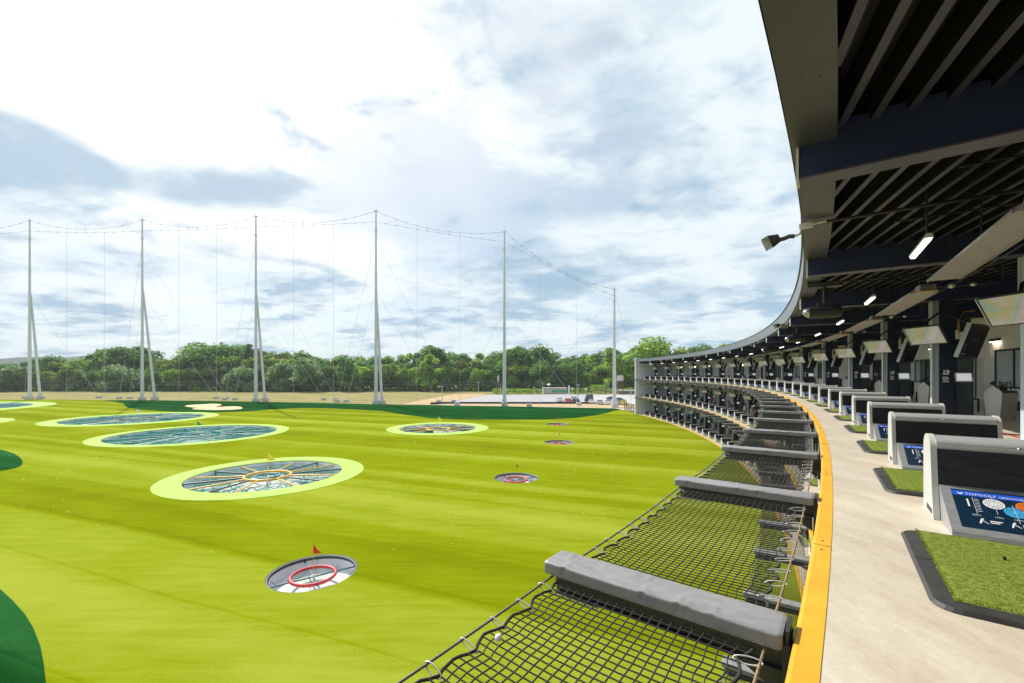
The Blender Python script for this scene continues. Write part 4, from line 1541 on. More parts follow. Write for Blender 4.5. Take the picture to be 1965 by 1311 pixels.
netA = net_thing(True); netB = net_thing(False)
fa = fb = farm = True
for lv in (3, 2):
    z = DECK[lv]
    for k in range(0, 35):
        i = k + .13
        w = place_word(k + 1, 35 - k)
        l1 = 'padded grey net arm sticking out from the %s tier, %s' % (TIER[lv], w)
        if farm:
            arm0.location = P(i, R_EDGE, z); arm0.rotation_euler = (0, 0, PHI(i)); tag(arm0, l1, None, 'padded arms that hold the safety nets'); farm = False
        else:
            dup(arm0, P(i, R_EDGE, z), PHI(i), l1)
        if k == 34: continue
        l2 = 'black safety net between padded arms, %s tier, %s' % (TIER[lv], place_word(k + 1, 34 - k))
        det = lv == 3 and k >= 30
        src = netA if det else netB
        if (det and fa) or (not det and fb):
            src.location = P(i, R_EDGE, z); src.rotation_euler = (0, 0, PHI(i)); tag(src, l2, None, 'safety nets in front of the tiers')
            if det: fa = False
            else: fb = False
        else:
            dup(src, P(i, R_EDGE, z), PHI(i), l2)
# the ball caught in the nearest net
gb = link('golf_ball', me, None, P(33.42, R_EDGE - ALEN + .20, DECK[3] - .105))
gb.scale = (1.05, 1.05, 1.05)
tag(gb, 'white golf ball resting in the nearest safety net by its front cable', 'golf ball')


# ------------------------------------------------------------------ monitors, tablets, heaters, lamps
def local_to_world_dir(v, i):
    return Matrix.Rotation(PHI(i), 3, 'Z') @ v


def make_monitor(w, h, yaw, tilt, dark, arm_from):
    """yaw: 0 faces the near end (-y), positive turns towards the field (-x); origin at the screen centre"""
    t = thing('monitor', 'x', 'monitor')
    M = Matrix.Rotation(radians(-yaw), 4, 'Z') @ Matrix.Rotation(radians(tilt), 4, 'X')
    # screen frame: x right, -y towards the viewer, z up
    b = MB(); b.bbox((-w / 2, -.035, -h / 2), (w / 2, .035, h / 2), .008, 0, M)
    b.box((-w * .32, .036, -h * .34), (w * .32, .09, h * .30), 0, M)
    b.build('casing', M_PLATE if False else M_BEZEL, t)
    b = MB(); q = .03
    b.add([(-w / 2 + q, -.0365, -h / 2 + q), (w / 2 - q, -.0365, -h / 2 + q), (w / 2 - q, -.0365, h / 2 - q), (-w / 2 + q, -.0365, h / 2 - q)], [(0, 1, 2, 3)], 0, False, M)
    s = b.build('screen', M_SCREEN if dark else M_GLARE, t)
    b = MB()
    if dark:
        mg = mat('dim_screen_text', (0.10, 0.085, 0.17), 0.4)
        vs, fs = text_mesh('TOPTRACER', .105, 1.05, .1, 'CENTER')
        b.add([(x, -.0375, y) for x, y in vs], fs, 0, False, M)
        b.box((-w * .40, -.0376, -h * .42), (-w * .2, -.037, -h * .37), 0, M)
        for k in range(4):
            b.box((-w * .40, -.0376, -h * (.12 + k * .05)), (-w * (.28 - .02 * (k % 2)), -.037, -h * (.10 + k * .05)), 0, M)
        b.build('screen_text', mg, s)
        b = MB(); b.box((-w / 2 - .012, -.06, -h / 2), (-w / 2 - .001, .05, h / 2), 0, M); b.build('side_trim', M_STEEL, t)
    else:
        mg = mat('ghost_screen_text', (0.43, 0.42, 0.41), 0.3)
        vs, fs = text_mesh('TOPGOLF', .10, 1.05, .1, 'CENTER')
        b.add([(x, -.0375, y) for x, y in vs], fs, 0, False, M)
        b.build('screen_text', mg, s)
        b = MB(); b.box((-w / 2 - .014, -.05, -h / 2), (-w / 2 - .001, .05, h / 2), 0, M); b.build('side_trim', M_STEEL, t)
    # hanging arm back to the pylon
    b = MB()
    top = M @ Vector((0, .09, h * .2))
    a = Vector(arm_from)
    b.tube([top, top.lerp(a, .15) + Vector((0, 0, .22)), a], .035, 6)
    b.tube([M @ Vector((-w * .3, .07, h * .3)), M @ Vector((w * .3, .07, h * .3))], .03, 5)
    b.build('mounting_arm', M_BLACK, t)
    return t


# offsets from the column post (148.32): light one over the bay, dark one towards the lounge
LO = Vector((-.46, -1.44, 2.70)); DO = Vector((.72, -1.05, 2.50))
monL = make_monitor(1.12, .64, 55, 30, False, (.60, 1.25, .80))
monD = make_monitor(1.55, 1.06, -58, 17, True, (-.35, .80, .95))
fl = fd = True
for lv in (3, 2, 1):
    for k in range(0, 16):
        i = 2 * k
        Rz = Matrix.Rotation(PHI(i), 3, 'Z')
        base = P(i, 148.32, DECK[lv])
        w = place_word(k + 1, 16 - k)
        l1 = 'glare-painted grey monitor tilted towards the field, %s tier, pylon %s' % (TIER[lv], w)
        l2 = 'dark monitor turned towards the lounge, %s tier, pylon %s' % (TIER[lv], w)
        dz = Vector((0, 0, 0 if lv == 3 else -.12))
        if fl:
            monL.location = base + Rz @ LO; monL.rotation_euler = (0, 0, PHI(i)); tag(monL, l1, None, 'grey monitors over the bays')
            monD.location = base + Rz @ DO; monD.rotation_euler = (0, 0, PHI(i)); tag(monD, l2, None, 'dark monitors beside the pylons'); fl = False
        else:
            dup(monL, base + Rz @ LO + dz, PHI(i), l1)
            dup(monD, base + Rz @ DO + dz, PHI(i), l2)


def proto(fn, group, places):
    """build once, then copy to every (location, rotation, label)"""
    t = fn()
    for k, (loc, rz, lab) in enumerate(places):
        if k == 0:
            t.location = loc; t.rotation_euler = (0, 0, rz); tag(t, lab, None, group)
        else:
            dup(t, loc, rz, lab, group)
    return t


def make_tablet():
    t = thing('tablet_screen', 'x', 'tablet')
    M = Matrix.Rotation(radians(-18), 4, 'X')
    b = MB(); b.bbox((-.205, -.03, -.155), (.205, .0, .155), .01, 0, M); b.tube([(0, .0, 0), (0, .12, -.02)], .04, 6); b.build('casing', M_STEEL, t)
    b = MB(); b.box((-.172, -.033, -.122), (.172, -.0305, .122), 0, M); b.build('screen', M_TABLET, t)
    return t


def make_heater():
    t = thing('radiant_heater', 'x', 'heater')     # runs along y from 0 (far end) to -5.7
    L_ = 5.0
    b = MB()
    b.prism([(-.25, .0), (.25, .0), (.25, .02), (.16, .11), (-.16, .11), (-.25, .02)], -L_, 0, axis='y')
    b.prism([(-.265, -.016), (-.235, -.016), (-.235, .03), (-.265, .03)], -L_, 0, axis='y'); b.prism([(.235, -.016), (.265, -.016), (.265, .03), (.235, .03)], -L_, 0, axis='y')
    b.build('reflector', M_HEATER, t)
    b = MB()
    b.bbox((-.17, -L_ - .30, -.01), (.17, -L_ - .002, .17), .03)
    for k in range(4): b.box((-.12, -L_ - .304, .03 + k * .03), (.12, -L_ - .301, .045 + k * .03), 1)
    b.build('burner', [M_HEATER, M_BLACK], t)
    b = MB(); b.box((-.20, -L_ - .32, -.02), (.20, -L_ - .27, .0)); b.build('yellow_trim', M_AMBER, t)
    b = MB()
    b.tube([(.17, -L_ - .2, .08), (.9, -L_ - .2, .08), (1.25, -L_ - .2, .08), (1.3, -L_ - .2, .14), (1.3, -L_ - .2, .5)], .018, 6)
    b.build('gas_pipe', M_DSTEEL, t)
    b = MB()
    b.sphere((.45, -L_ - .2, .10), .075, 8, 6); b.sphere((.82, -L_ - .2, .09), .07, 8, 6, sz=.7)
    b.build('gas_valve', M_GALV, t)
    for y in (-.6, -2.6, -4.6):
        b = MB(); b.tube([(0, y, .10), (0, y, .95)], .016, 5); b.build('hanger', M_DSTEEL, t)
    return t


def make_strip():
    t = thing('strip_light', 'x', 'strip light')
    b = MB(); b.prism([(-.055, .01), (.055, .01), (.055, .05), (.03, .085), (-.03, .085), (-.055, .05)], -.72, .72, axis='y'); b.build('housing', M_PLATE, t)
    b = MB(); b.prism([(-.05, .008), (.05, .008), (.03, -.035), (-.03, -.035)], -.70, .70, axis='y'); b.build('diffuser', M_LAMP, t)
    b = MB(); b.tube([(0, -.55, .08), (0, -.55, 1.1)], .018, 6); b.tube([(0, .55, .08), (0, .55, .9)], .006, 4); b.build('hanger', M_DSTEEL, t)
    return t


def make_flood():
    t = thing('floodlight', 'x', 'floodlight')
    t.scale = (.74, .74, .74)
    b = MB(); b.tube([(.5, 0, .10), (0, 0, .06), (-.05, 0, -.12), (-.18, 0, -.16)], .035, 6); b.box((-.06, -.06, .0), (.22, .06, .12)); b.build('bracket', M_PLATE, t)
    b = MB()
    b.tube([(-.16, .0, -.16), (-.28, .01, -.14), (-.38, .0, -.18), (-.50, 0, -.19)], .055, 8)
    b.build('knuckle', M_DSTEEL, t)
    M = Matrix.Translation((-.64, -.04, -.21)) @ Matrix.Rotation(radians(32), 4, 'Z') @ Matrix.Rotation(radians(-24), 4, 'Y')
    b = MB()
    for s in (0, 1):
        q = .16 if s == 0 else .19
        pass
    vs = [(.14, -.10, -.10), (.14, .10, -.10), (.14, .10, .10), (.14, -.10, .10), (-.16, -.17, -.17), (-.16, .17, -.17), (-.16, .17, .17), (-.16, -.17, .17)]
    b.add(vs, [(0, 1, 2, 3), (0, 4, 5, 1), (1, 5, 6, 2), (2, 6, 7, 3), (3, 7, 4, 0)], 0, False, M)
    vs2 = [(.10, -.08, -.08), (.10, .08, -.08), (.10, .08, .08), (.10, -.08, .08), (-.158, -.155, -.155), (-.158, .155, -.155), (-.158, .155, .155), (-.158, -.155, .155)]
    b.add(vs2, [(3, 2, 1, 0), (1, 5, 4, 0), (2, 6, 5, 1), (3, 7, 6, 2), (0, 4, 7, 3)], 1, False, M)
    b.add([vs[4], vs[5], vs[6], vs[7], vs2[4], vs2[5], vs2[6], vs2[7]], [(0, 4, 5, 1), (1, 5, 6, 2), (2, 6, 7, 3), (3, 7, 4, 0)], 0, False, M)
    b.build('head', [M_DSTEEL, M_SILVER], t)
    return t


def make_projector():
    t = thing('spotlight_barrel', 'x', 'spotlight')
    b = MB(); b.tube([(-.40, 0, 0), (.36, 0, .0)], .19, 16); b.tube([(.36, 0, 0), (.42, 0, 0)], .16, 16); b.build('barrel', M_BLACK, t)
    b = MB(); b.tube([(-.46, 0, -.0), (-.40, 0, 0)], .15, 14); b.sphere((-.45, 0, 0), .13, 12, 8); b.build('lens', M_CLUBB, t)
    b = MB(); b.box((-.2, -.06, .19), (.2, .06, .30)); b.tube([(0, 0, .28), (0, 0, .8)], .05, 6); b.box((-.45, -.22, .78), (.45, .22, .84)); b.build('bracket', M_BLACK, t)
    return t


def make_stand():
    t = thing('club_stand', 'x', 'club stand')
    # a tapered five-sided end panel facing (-x), body behind, clubs on top
    b = MB()
    pr = [(-.17, 0), (.17, 0), (.23, .88), (0, 1.10), (-.23, .88)]
    b.prism(pr, -.03, .0); b.build('end_panel', M_STAND, t)
    b = MB(); pr2 = [(-.16, 0), (.16, 0), (.22, .86), (-.22, .86)]
    b.prism(pr2, .001, .72); b.build('body', M_STANDG, t)
    b = MB(); rg = random.Random(2)
    b.prism([(-.215, .862), (.215, .862), (.20, .93), (-.20, .93)], .02, .71, 0)
    for k in range(30):
        x = rg.uniform(.06, .68); y = rg.uniform(-.17, .17); z = rg.uniform(.98, 1.20)
        b.tube([(x, y, .90), (x, y, z)], .008, 4, 0)
        b.bbox((x - .05, y - .02, z), (x + .03, y + .022, z + .045), .012, 1 if k % 4 == 0 else 0)
    b.build('golf_clubs', [M_CLUB, M_CLUBB], t)
    return t


def make_sofa():
    t = thing('lounge_sofa', 'x', 'sofa')
    b = MB(); b.bbox((-.45, -.8, .14), (.25, .8, .45), .03); b.build('seat', M_SOFA, t)
    b = MB(); b.bbox((.252, -.8, .14), (.45, .8, 1.02), .03); b.build('backrest', M_SOFA, t)
    for y in (-.74, .74):
        for x in (-.40, .36):
            b = MB(); b.box((x - .025, y - .025, 0), (x + .025, y + .025, .139)); b.build('leg', M_DSTEEL, t)
    return t


def make_table():
    t = thing('lounge_table', 'x', 'table')
    b = MB(); b.bbox((-.35, -.35, .55), (.35, .35, .59), .008); b.build('table_top', M_STANDG, t)
    for x in (-.3, .3):
        for y in (-.3, .3):
            b = MB(); b.box((x - .025, y - .025, 0), (x + .025, y + .025, .549)); b.build('leg', M_BLACK, t)
    return t


def make_stool():
    t = thing('bar_stool', 'x', 'stool')
    b = MB(); b.tube([(0, 0, .74), (0, 0, .78)], .19, 12); b.build('seat', M_WOOD, t)
    b = MB(); b.tube([(.19 * cos(a), .19 * sin(a), .98) for a in [radians(q) for q in range(-100, 101, 20)]], .025, 5)
    for a in (-1.4, 0, 1.4): b.tube([(.17 * cos(a), .17 * sin(a), .77), (.19 * cos(a), .19 * sin(a), .98)], .012, 4)
    b.build('backrest', M_WOOD, t)
    for k in range(4):
        a = pi / 4 + k * pi / 2
        b = MB(); b.tube([(.12 * cos(a), .12 * sin(a), .74), (.2 * cos(a), .2 * sin(a), 0)], .014, 5); b.build('leg', M_BLACK, t)
    return t


def loc_off(i, r, lv, off):
    return P(i, r, DECK[lv]) + Matrix.Rotation(PHI(i), 3, 'Z') @ Vector(off)


TIERS = (3, 2, 1)
wd = lambda k, n=16: place_word(k + 1, n - k)
proto(make_tablet, 'tablets on the pylons', [(loc_off(2 * k, 148.32, lv, (.72, -.28, 1.36)), PHI(2 * k), 'white tablet screen on the navy pylon, %s tier, %s' % (TIER[lv], wd(k))) for lv in TIERS for k in range(16)])
proto(make_heater, 'radiant heaters under the ceilings', [(P(2 * k + .12, 147.05, DECK[lv] + (3.50 if lv == 3 else 3.12)), PHI(2 * k + .85) , 'long tan radiant heater under the %s, %s' % ({3: 'roof', 2: 'top deck', 1: 'middle deck'}[lv], wd(k, 17))) for lv in TIERS for k in range(17)])
proto(make_strip, 'strip lights hanging from the roof', [(P(2 * k + .85, 146.3, DECK[3] + 3.72), PHI(2 * k + .85), 'lit white strip light hanging from the roof, %s' % wd(k, 17)) for k in range(17)])
proto(make_flood, 'floodlights along the roof edge', [(P(i, 144.56, DECK[3] + 4.20), PHI(i), 'dark floodlight on the roof edge, %s' % place_word(k + 1, 6 - k)) for k, i in enumerate((5.5, 10.7, 15.8, 20.8, 25.8, 31.07))])
proto(make_projector, 'spotlight barrels under the roof edge', [(P(i, 145.15, DECK[3] + 3.42), PHI(i), 'black spotlight barrel under the roof edge, %s' % place_word(k + 1, 4 - k)) for k, i in enumerate((17.2, 21.3, 25.25, 28.95))])
proto(make_stand, 'club stands behind the pylons', [(loc_off(2 * k + .05, 149.75, lv, (0, 0, .004)), PHI(2 * k) + radians(45), 'white pointed club stand with golf clubs, %s tier, %s' % (TIER[lv], wd(k))) for lv in TIERS for k in range(1, 16)])
proto(make_sofa, 'black lounge sofas along the back', [(loc_off(2 * k + 1.1, 151.7, lv, (0, 0, .004)), PHI(2 * k + 1.1), 'black lounge sofa at the back of the %s tier, %s' % (TIER[lv], wd(k))) for lv in TIERS for k in range(16)])
proto(make_table, 'low lounge tables', [(loc_off(2 * k + 1.1, 150.8, lv, (0, .1, .004)), PHI(2 * k + 1.1), 'low lounge table before the black sofa, %s tier, %s' % (TIER[lv], wd(k))) for lv in TIERS for k in range(16)])
proto(make_stool, 'dark bar stools', [(loc_off(2 * k + .5, 150.6, 3, (0, 0, .004)), PHI(2 * k + .5) + .4, 'dark wooden bar stool near the back wall, top tier, %s' % wd(k)) for k in range(9, 16)])

# ------------------------------------------------------------------ trees
LEAF = {
    'dark': [leaf_mat('leaf_dark', (0.156, 0.278, 0.078)), leaf_mat('leaf_dark_deep', (0.109, 0.217, 0.074)), leaf_mat('leaf_dark_light', (0.244, 0.355, 0.088))],
    'olive': [leaf_mat('leaf_olive', (0.222, 0.303, 0.070)), leaf_mat('leaf_olive_deep', (0.125, 0.192, 0.057)), leaf_mat('leaf_olive_light', (0.324, 0.375, 0.090))],
    'fresh': [leaf_mat('leaf_fresh', (0.264, 0.429, 0.067)), leaf_mat('leaf_fresh_deep', (0.147, 0.260, 0.054)), leaf_mat('leaf_fresh_light', (0.415, 0.568, 0.094))],
    'silver': [leaf_mat('leaf_silver', (0.19, 0.29, 0.125)), leaf_mat('leaf_silver_deep', (0.115, 0.19, 0.08)), leaf_mat('leaf_silver_light', (0.30, 0.40, 0.20))],
}


def crown_mesh(name, seed, H, W, shape, n, leaf, pal):
    rg = np.random.default_rng(seed)
    lobes = []
    nl = {'round': 22, 'tall': 20, 'poplar': 16, 'willow': 20, 'bush': 12}[shape]
    for k in range(nl):
        if shape == 'round':
            z = H * (.22 + .70 * (k / nl) ** .9); prof = sqrt(max(.05, 1 - ((z / H - .55) / .50) ** 2)); rr = W * .5 * prof * .72
        elif shape == 'tall':
            z = H * (.16 + .78 * k / nl); prof = sqrt(max(.06, 1 - ((z / H - .48) / .56) ** 2)); rr = W * .5 * prof * .70
        elif shape == 'poplar':
            z = H * (.10 + .84 * k / nl); prof = sqrt(max(.08, 1 - ((z / H - .45) / .58) ** 2)); rr = W * .5 * prof * .5
        elif shape == 'willow':
            z = H * (.10 + .80 * k / nl); prof = sqrt(max(.08, 1 - ((z / H - .45) / .60) ** 2)); rr = W * .5 * prof * .75
        else:
            z = H * (.15 + .60 * k / nl); prof = sqrt(max(.1, 1 - ((z / H - .3) / .72) ** 2)); rr = W * .5 * prof * .70
        a = rg.uniform(0, 2 * pi); q = rr * sqrt(rg.uniform(.15, 1))
        lobes.append((q * cos(a), q * sin(a), z, W * rg.uniform(.13, .235) * (1.15 if shape in ('round', 'willow') else 1.0)))
    idx = rg.integers(0, nl, n)
    L = np.array(lobes)[idx]
    d = rg.normal(size=(n, 3)); d /= np.linalg.norm(d, axis=1)[:, None]
    rad = L[:, 3] * (rg.uniform(.45, 1.12, n))
    c = L[:, :3] + d * rad[:, None] * np.array([1, 1, .85])
    c[:, 2] = np.maximum(c[:, 2], .2)
    nn = d * .8 + rg.normal(size=(n, 3)) * .7 + np.array([0, 0, .35]); nn /= np.linalg.norm(nn, axis=1)[:, None]
    t = np.cross(nn, rg.normal(size=(n, 3))); t /= np.linalg.norm(t, axis=1)[:, None]
    bt = np.cross(nn, t)
    s = leaf * rg.uniform(.55, 1.25, n)[:, None]
    if shape == 'willow':
        bt = bt * .6 + np.array([0, 0, -.8]); s = s * 1.0
    asp = rg.uniform(.5, .9, n)[:, None]
    v = np.stack([c - t * s, c - bt * s * asp + t * s * .25, c + t * s, c + bt * s * asp - t * s * .2], 1).reshape(-1, 3)
    me = bpy.data.meshes.new(name)
    me.vertices.add(n * 4); me.vertices.foreach_set('co', v.ravel().astype(np.float32))
    me.loops.add(n * 4); me.loops.foreach_set('vertex_index', np.arange(n * 4, dtype=np.int32))
    me.polygons.add(n); me.polygons.foreach_set('loop_start', np.arange(0, n * 4, 4, dtype=np.int32)); me.polygons.foreach_set('loop_total', np.full(n, 4, np.int32))
    for m in LEAF[pal]: me.materials.append(m)
    lobe_tone = rg.uniform(-.35, .35, nl)[idx]
    tone = rg.uniform(-.6, .6, n) + lobe_tone
    mi = np.where(tone < -.30, 1, np.where(tone > .36, 2, 0)).astype(np.int32)
    me.polygons.foreach_set('material_index', mi)
    me.update(); me.validate()
    return me


def trunk_mesh(name, seed, H, m, r0):
    rg = random.Random(seed)
    b = MB()
    p = [Vector((0, 0, -.3))]
    for k in range(1, 7):
        p.append(Vector((rg.uniform(-.35, .35), rg.uniform(-.35, .35), H * .72 * k / 6)))
    b.tube(p, r0, 8, r1=r0 * .28)
    for k in range(9):
        q = p[2 + k % 4]; a = rg.uniform(0, 2 * pi); ln = H * rg.uniform(.14, .24)
        e = q + Vector((cos(a) * ln * .75, sin(a) * ln * .75, ln * .8))
        b.tube([q, q.lerp(e, .5) + Vector((0, 0, .3)), e], r0 * .38, 6, r1=r0 * .10)
    me = bpy.data.meshes.new(name); me.from_pydata(b.v, [], b.f); me.materials.append(m)
    me.polygons.foreach_set('use_smooth', b.sm); me.update()
    return me


VAR = {}
for nm, (H, W, shape, n, leaf, pal, tr) in {
    'dark_round': (22, 16, 'round', 4200, .62, 'dark', M_BARK), 'dark_tall': (24, 12.5, 'tall', 3800, .60, 'dark', M_BARK), 'olive_round': (18, 14, 'round', 3600, .60, 'olive', M_BARK),
    'olive_tall': (21, 11, 'tall', 3400, .58, 'olive', M_BIRCH), 'fresh_tall': (23, 11, 'tall', 3800, .58, 'fresh', M_BIRCH), 'fresh_round': (18, 14, 'round', 3800, .60, 'fresh', M_BARK),
    'silver_willow': (14, 13, 'willow', 3000, .60, 'silver', M_BARK), 'poplar': (24, 6.5, 'poplar', 2200, .55, 'dark', M_BARK), 'bush': (5, 6.5, 'bush', 900, .42, 'fresh', M_BARK), 'dark_bush': (5, 7.5, 'bush', 900, .42, 'dark', M_BARK)}.items():
    VAR[nm] = []
    for s in range(2 if 'bush' not in nm and nm != 'poplar' else 1):
        sd = abs(hash(nm)) % 1 + sum(map(ord, nm)) + s * 17
        VAR[nm].append((crown_mesh('crown', sd, H, W, shape, n, leaf, pal), trunk_mesh('trunk', sd, H, tr, H * .016), H))
ADJ = {'dark_round': 'broad dark green tree', 'dark_tall': 'tall dark green tree', 'olive_round': 'rounded olive green tree', 'olive_tall': 'slim olive green tree', 'fresh_tall': 'tall bright green tree',
       'fresh_round': 'rounded bright green tree', 'silver_willow': 'silvery willow-like tree', 'poplar': 'narrow pointed poplar', 'bush': 'small light green bush', 'dark_bush': 'low dark bush'}
PZ = [(-9e9, 'left of the leftmost pole'), (57, 'right of the leftmost pole'), (273, 'right of the second pole'), (491, 'right of the third pole'), (721, 'right of the tallest-looking pole'), (968, 'right of the car park pole'), (1179, 'right of the last pole'), (1222, 'behind the curved building')]
TREES = []


def plant(px, top, Y, nm, row, wf=1.0):
    TREES.append((px, top, Y, nm, row, wf))


rt = random.Random(31)
top_prof = [(-160, 690), (0, 700), (60, 690), (90, 688), (150, 687), (215, 668), (262, 668), (300, 684), (345, 686), (372, 668), (400, 663), (440, 665), (476, 659), (505, 674), (535, 674), (560, 676), (590, 678), (622, 690), (660, 686), (700, 683), (760, 686), (800, 674), (830, 668), (862, 678), (900, 679), (945, 677), (985, 668), (1030, 669), (1060, 680), (1100, 683), (1140, 678), (1170, 668), (1210, 676), (1245, 655), (1290, 672), (1340, 665), (1400, 660), (1480, 662)]
def prof(px):
    for (a, ya), (c, yc) in zip(top_prof, top_prof[1:]):
        if a <= px <= c:
            return ya + (yc - ya) * (px - a) / (c - a)
    return 690
px = -150
while px < 1470:
    t = prof(px) + rt.uniform(-1, 5)
    nm = 'poplar' if abs(px - 476) < 8 else rt.choice(['dark_round', 'dark_tall', 'dark_round', 'dark_tall', 'olive_tall'] if px < 560 else ['dark_tall', 'fresh_tall', 'dark_round', 'dark_tall', 'fresh_tall', 'olive_tall'])
    plant(px, t, 278 + rt.uniform(-6, 10), nm, 'back')
    px += rt.uniform(17, 27)
plant(476, 657, 270, 'poplar', 'back')
plant(242, 668, 268, 'dark_round', 'back', 1.25); plant(215, 676, 266, 'dark_round', 'back'); plant(262, 674, 270, 'dark_round', 'back'); plant(402, 662, 268, 'dark_round', 'back', 1.3); plant(440, 666, 270, 'dark_round', 'back', 1.2); plant(378, 671, 270, 'dark_tall', 'back')
plant(832, 667, 262, 'dark_tall', 'back', 1.2); plant(990, 668, 262, 'dark_tall', 'back', 1.3); plant(1030, 669, 262, 'dark_round', 'back', 1.1); plant(1245, 653, 225, 'fresh_round', 'back', .95); plant(1182, 668, 235, 'fresh_tall', 'back', 1.0)
# middle row fills the wall of leaves
px = -150
while px < 1300:
    t = max(prof(px) + rt.uniform(7, 20), 690)
    nm = rt.choice(['olive_round', 'olive_tall', 'olive_round', 'dark_round', 'fresh_round'] if px < 560 else ['olive_tall', 'fresh_tall', 'dark_tall', 'dark_tall', 'dark_round', 'olive_round', 'fresh_tall'])
    plant(px, t, 262 + rt.uniform(-4, 6), nm, 'middle')
    px += rt.uniform(18, 29)
# front row, lower and lighter
px = -140
while px < 1230:
    if 60 < px < 900:
        t = rt.uniform(699, 716)
        nm = rt.choice(['olive_round', 'olive_round', 'fresh_round', 'olive_tall', 'olive_tall', 'dark_round', 'fresh_tall'] if px < 560 else ['olive_round', 'fresh_round', 'olive_tall', 'dark_round', 'dark_tall'])
    else:
        t = rt.uniform(700, 718)
        nm = rt.choice(['dark_round', 'fresh_round', 'olive_round', 'dark_tall'])
    plant(px, t, 249 + rt.uniform(-3, 4), nm, 'front')
    px += rt.uniform(22, 36)
for (px, t, nm) in ((20, 704, 'silver_willow'), (38, 714, 'olive_round'), (470, 706, 'silver_willow'), (452, 714, 'silver_willow'), (545, 697, 'silver_willow'), (230, 703, 'silver_willow'), (826, 680, 'fresh_tall'), (815, 690, 'fresh_tall'), (1162, 704, 'fresh_round'), (1150, 712, 'olive_round'), (1216, 734, 'fresh_round'), (985, 722, 'dark_round'), (600, 690, 'silver_willow'), (665, 684, 'dark_tall'), (1100, 695, 'dark_round'), (1040, 695, 'dark_round'), (1070, 700, 'dark_tall')):
    plant(px, t, 243, nm, 'front')
for k in range(34):
    px = -40 + k * 37 + rt.uniform(-12, 12)
    if 700 < px < 1240 and k % 2: continue
    plant(px, rt.uniform(738, 745), 243 + rt.uniform(-2, 2), rt.choice(['bush', 'dark_bush']), 'hem')
TREES.sort(key=lambda t: t[0])
cnt = {}
G_ = {'back': 'tall trees at the back of the wood', 'middle': 'trees in the middle of the wood', 'front': 'trees along the front of the wood', 'hem': 'bushes at the foot of the wood'}
for (px, top, Y, nm, row, wf) in TREES:
    h = zat(top, Y)
    cm, tm, H = VAR[nm][rt.randrange(len(VAR[nm]))]
    zone = [z for z in PZ if z[0] <= px][-1][1]
    key = (nm, row, zone); cnt[key] = cnt.get(key, 0) + 1
    n = cnt[key]
    where = {'back': 'back of wood', 'middle': 'mid-wood', 'front': 'front of wood', 'hem': 'foot of wood'}[row]
    lab = '%s, %s, %s %s' % (ADJ[nm], where, ORD[n], zone)
    isb = row == 'hem'
    t = thing('bush' if isb else ('poplar_tree' if nm == 'poplar' else 'broadleaf_tree'), lab, 'bush' if isb else 'tree', (xat(px, Y), Y, -.05), rt.uniform(0, 6.28), G_[row])
    link('crown', cm, t); link('trunk', tm, t)
    s = h / H * 1.05
    wx = 1.22 if row != 'hem' else 1.0
    t.scale = (s * wf * wx * rt.uniform(.92, 1.12), s * wf * wx * rt.uniform(.92, 1.12), s)

# undergrowth at the foot of the wood and rough grass on the meadow
ug = []
for k in range(26):
    pass
rg = np.random.default_rng(5)
n = 9000
X = rg.uniform(-320, 90, n); Yv = rg.uniform(246, 266, n); Zv = rg.uniform(0, 3.2, n) * rg.uniform(.3, 1, n)
c = np.stack([X, Yv, Zv], 1)
d1 = rg.normal(size=(n, 3)); d1 /= np.linalg.norm(d1, axis=1)[:, None]; d2 = np.cross(d1, rg.normal(size=(n, 3))); d2 /= np.linalg.norm(d2, axis=1)[:, None]
s = rg.uniform(.35, .8, n)[:, None]
v = np.stack([c - d1 * s, c - d2 * s * .7, c + d1 * s, c + d2 * s * .7], 1).reshape(-1, 3)
um = bpy.data.meshes.new('undergrowth'); um.from_pydata(v.tolist(), [], [(4 * k, 4 * k + 1, 4 * k + 2, 4 * k + 3) for k in range(n)])
for m in LEAF['dark']: um.materials.append(m)
um.polygons.foreach_set('material_index', rg.integers(0, 3, n).astype(np.int32)); um.update()
tag(link('undergrowth', um), 'dark undergrowth under the trees of the wood', 'undergrowth', kind='stuff')

# ------------------------------------------------------------------ cars and car park furniture
PAINT = {'white': (0.72, 0.73, 0.75), 'red': (0.55, 0.012, 0.02), 'black': (0.012, 0.012, 0.014), 'navy': (0.02, 0.035, 0.075), 'silver': (0.42, 0.45, 0.48), 'yellow': (0.72, 0.50, 0.02), 'blue': (0.03, 0.06, 0.17)}


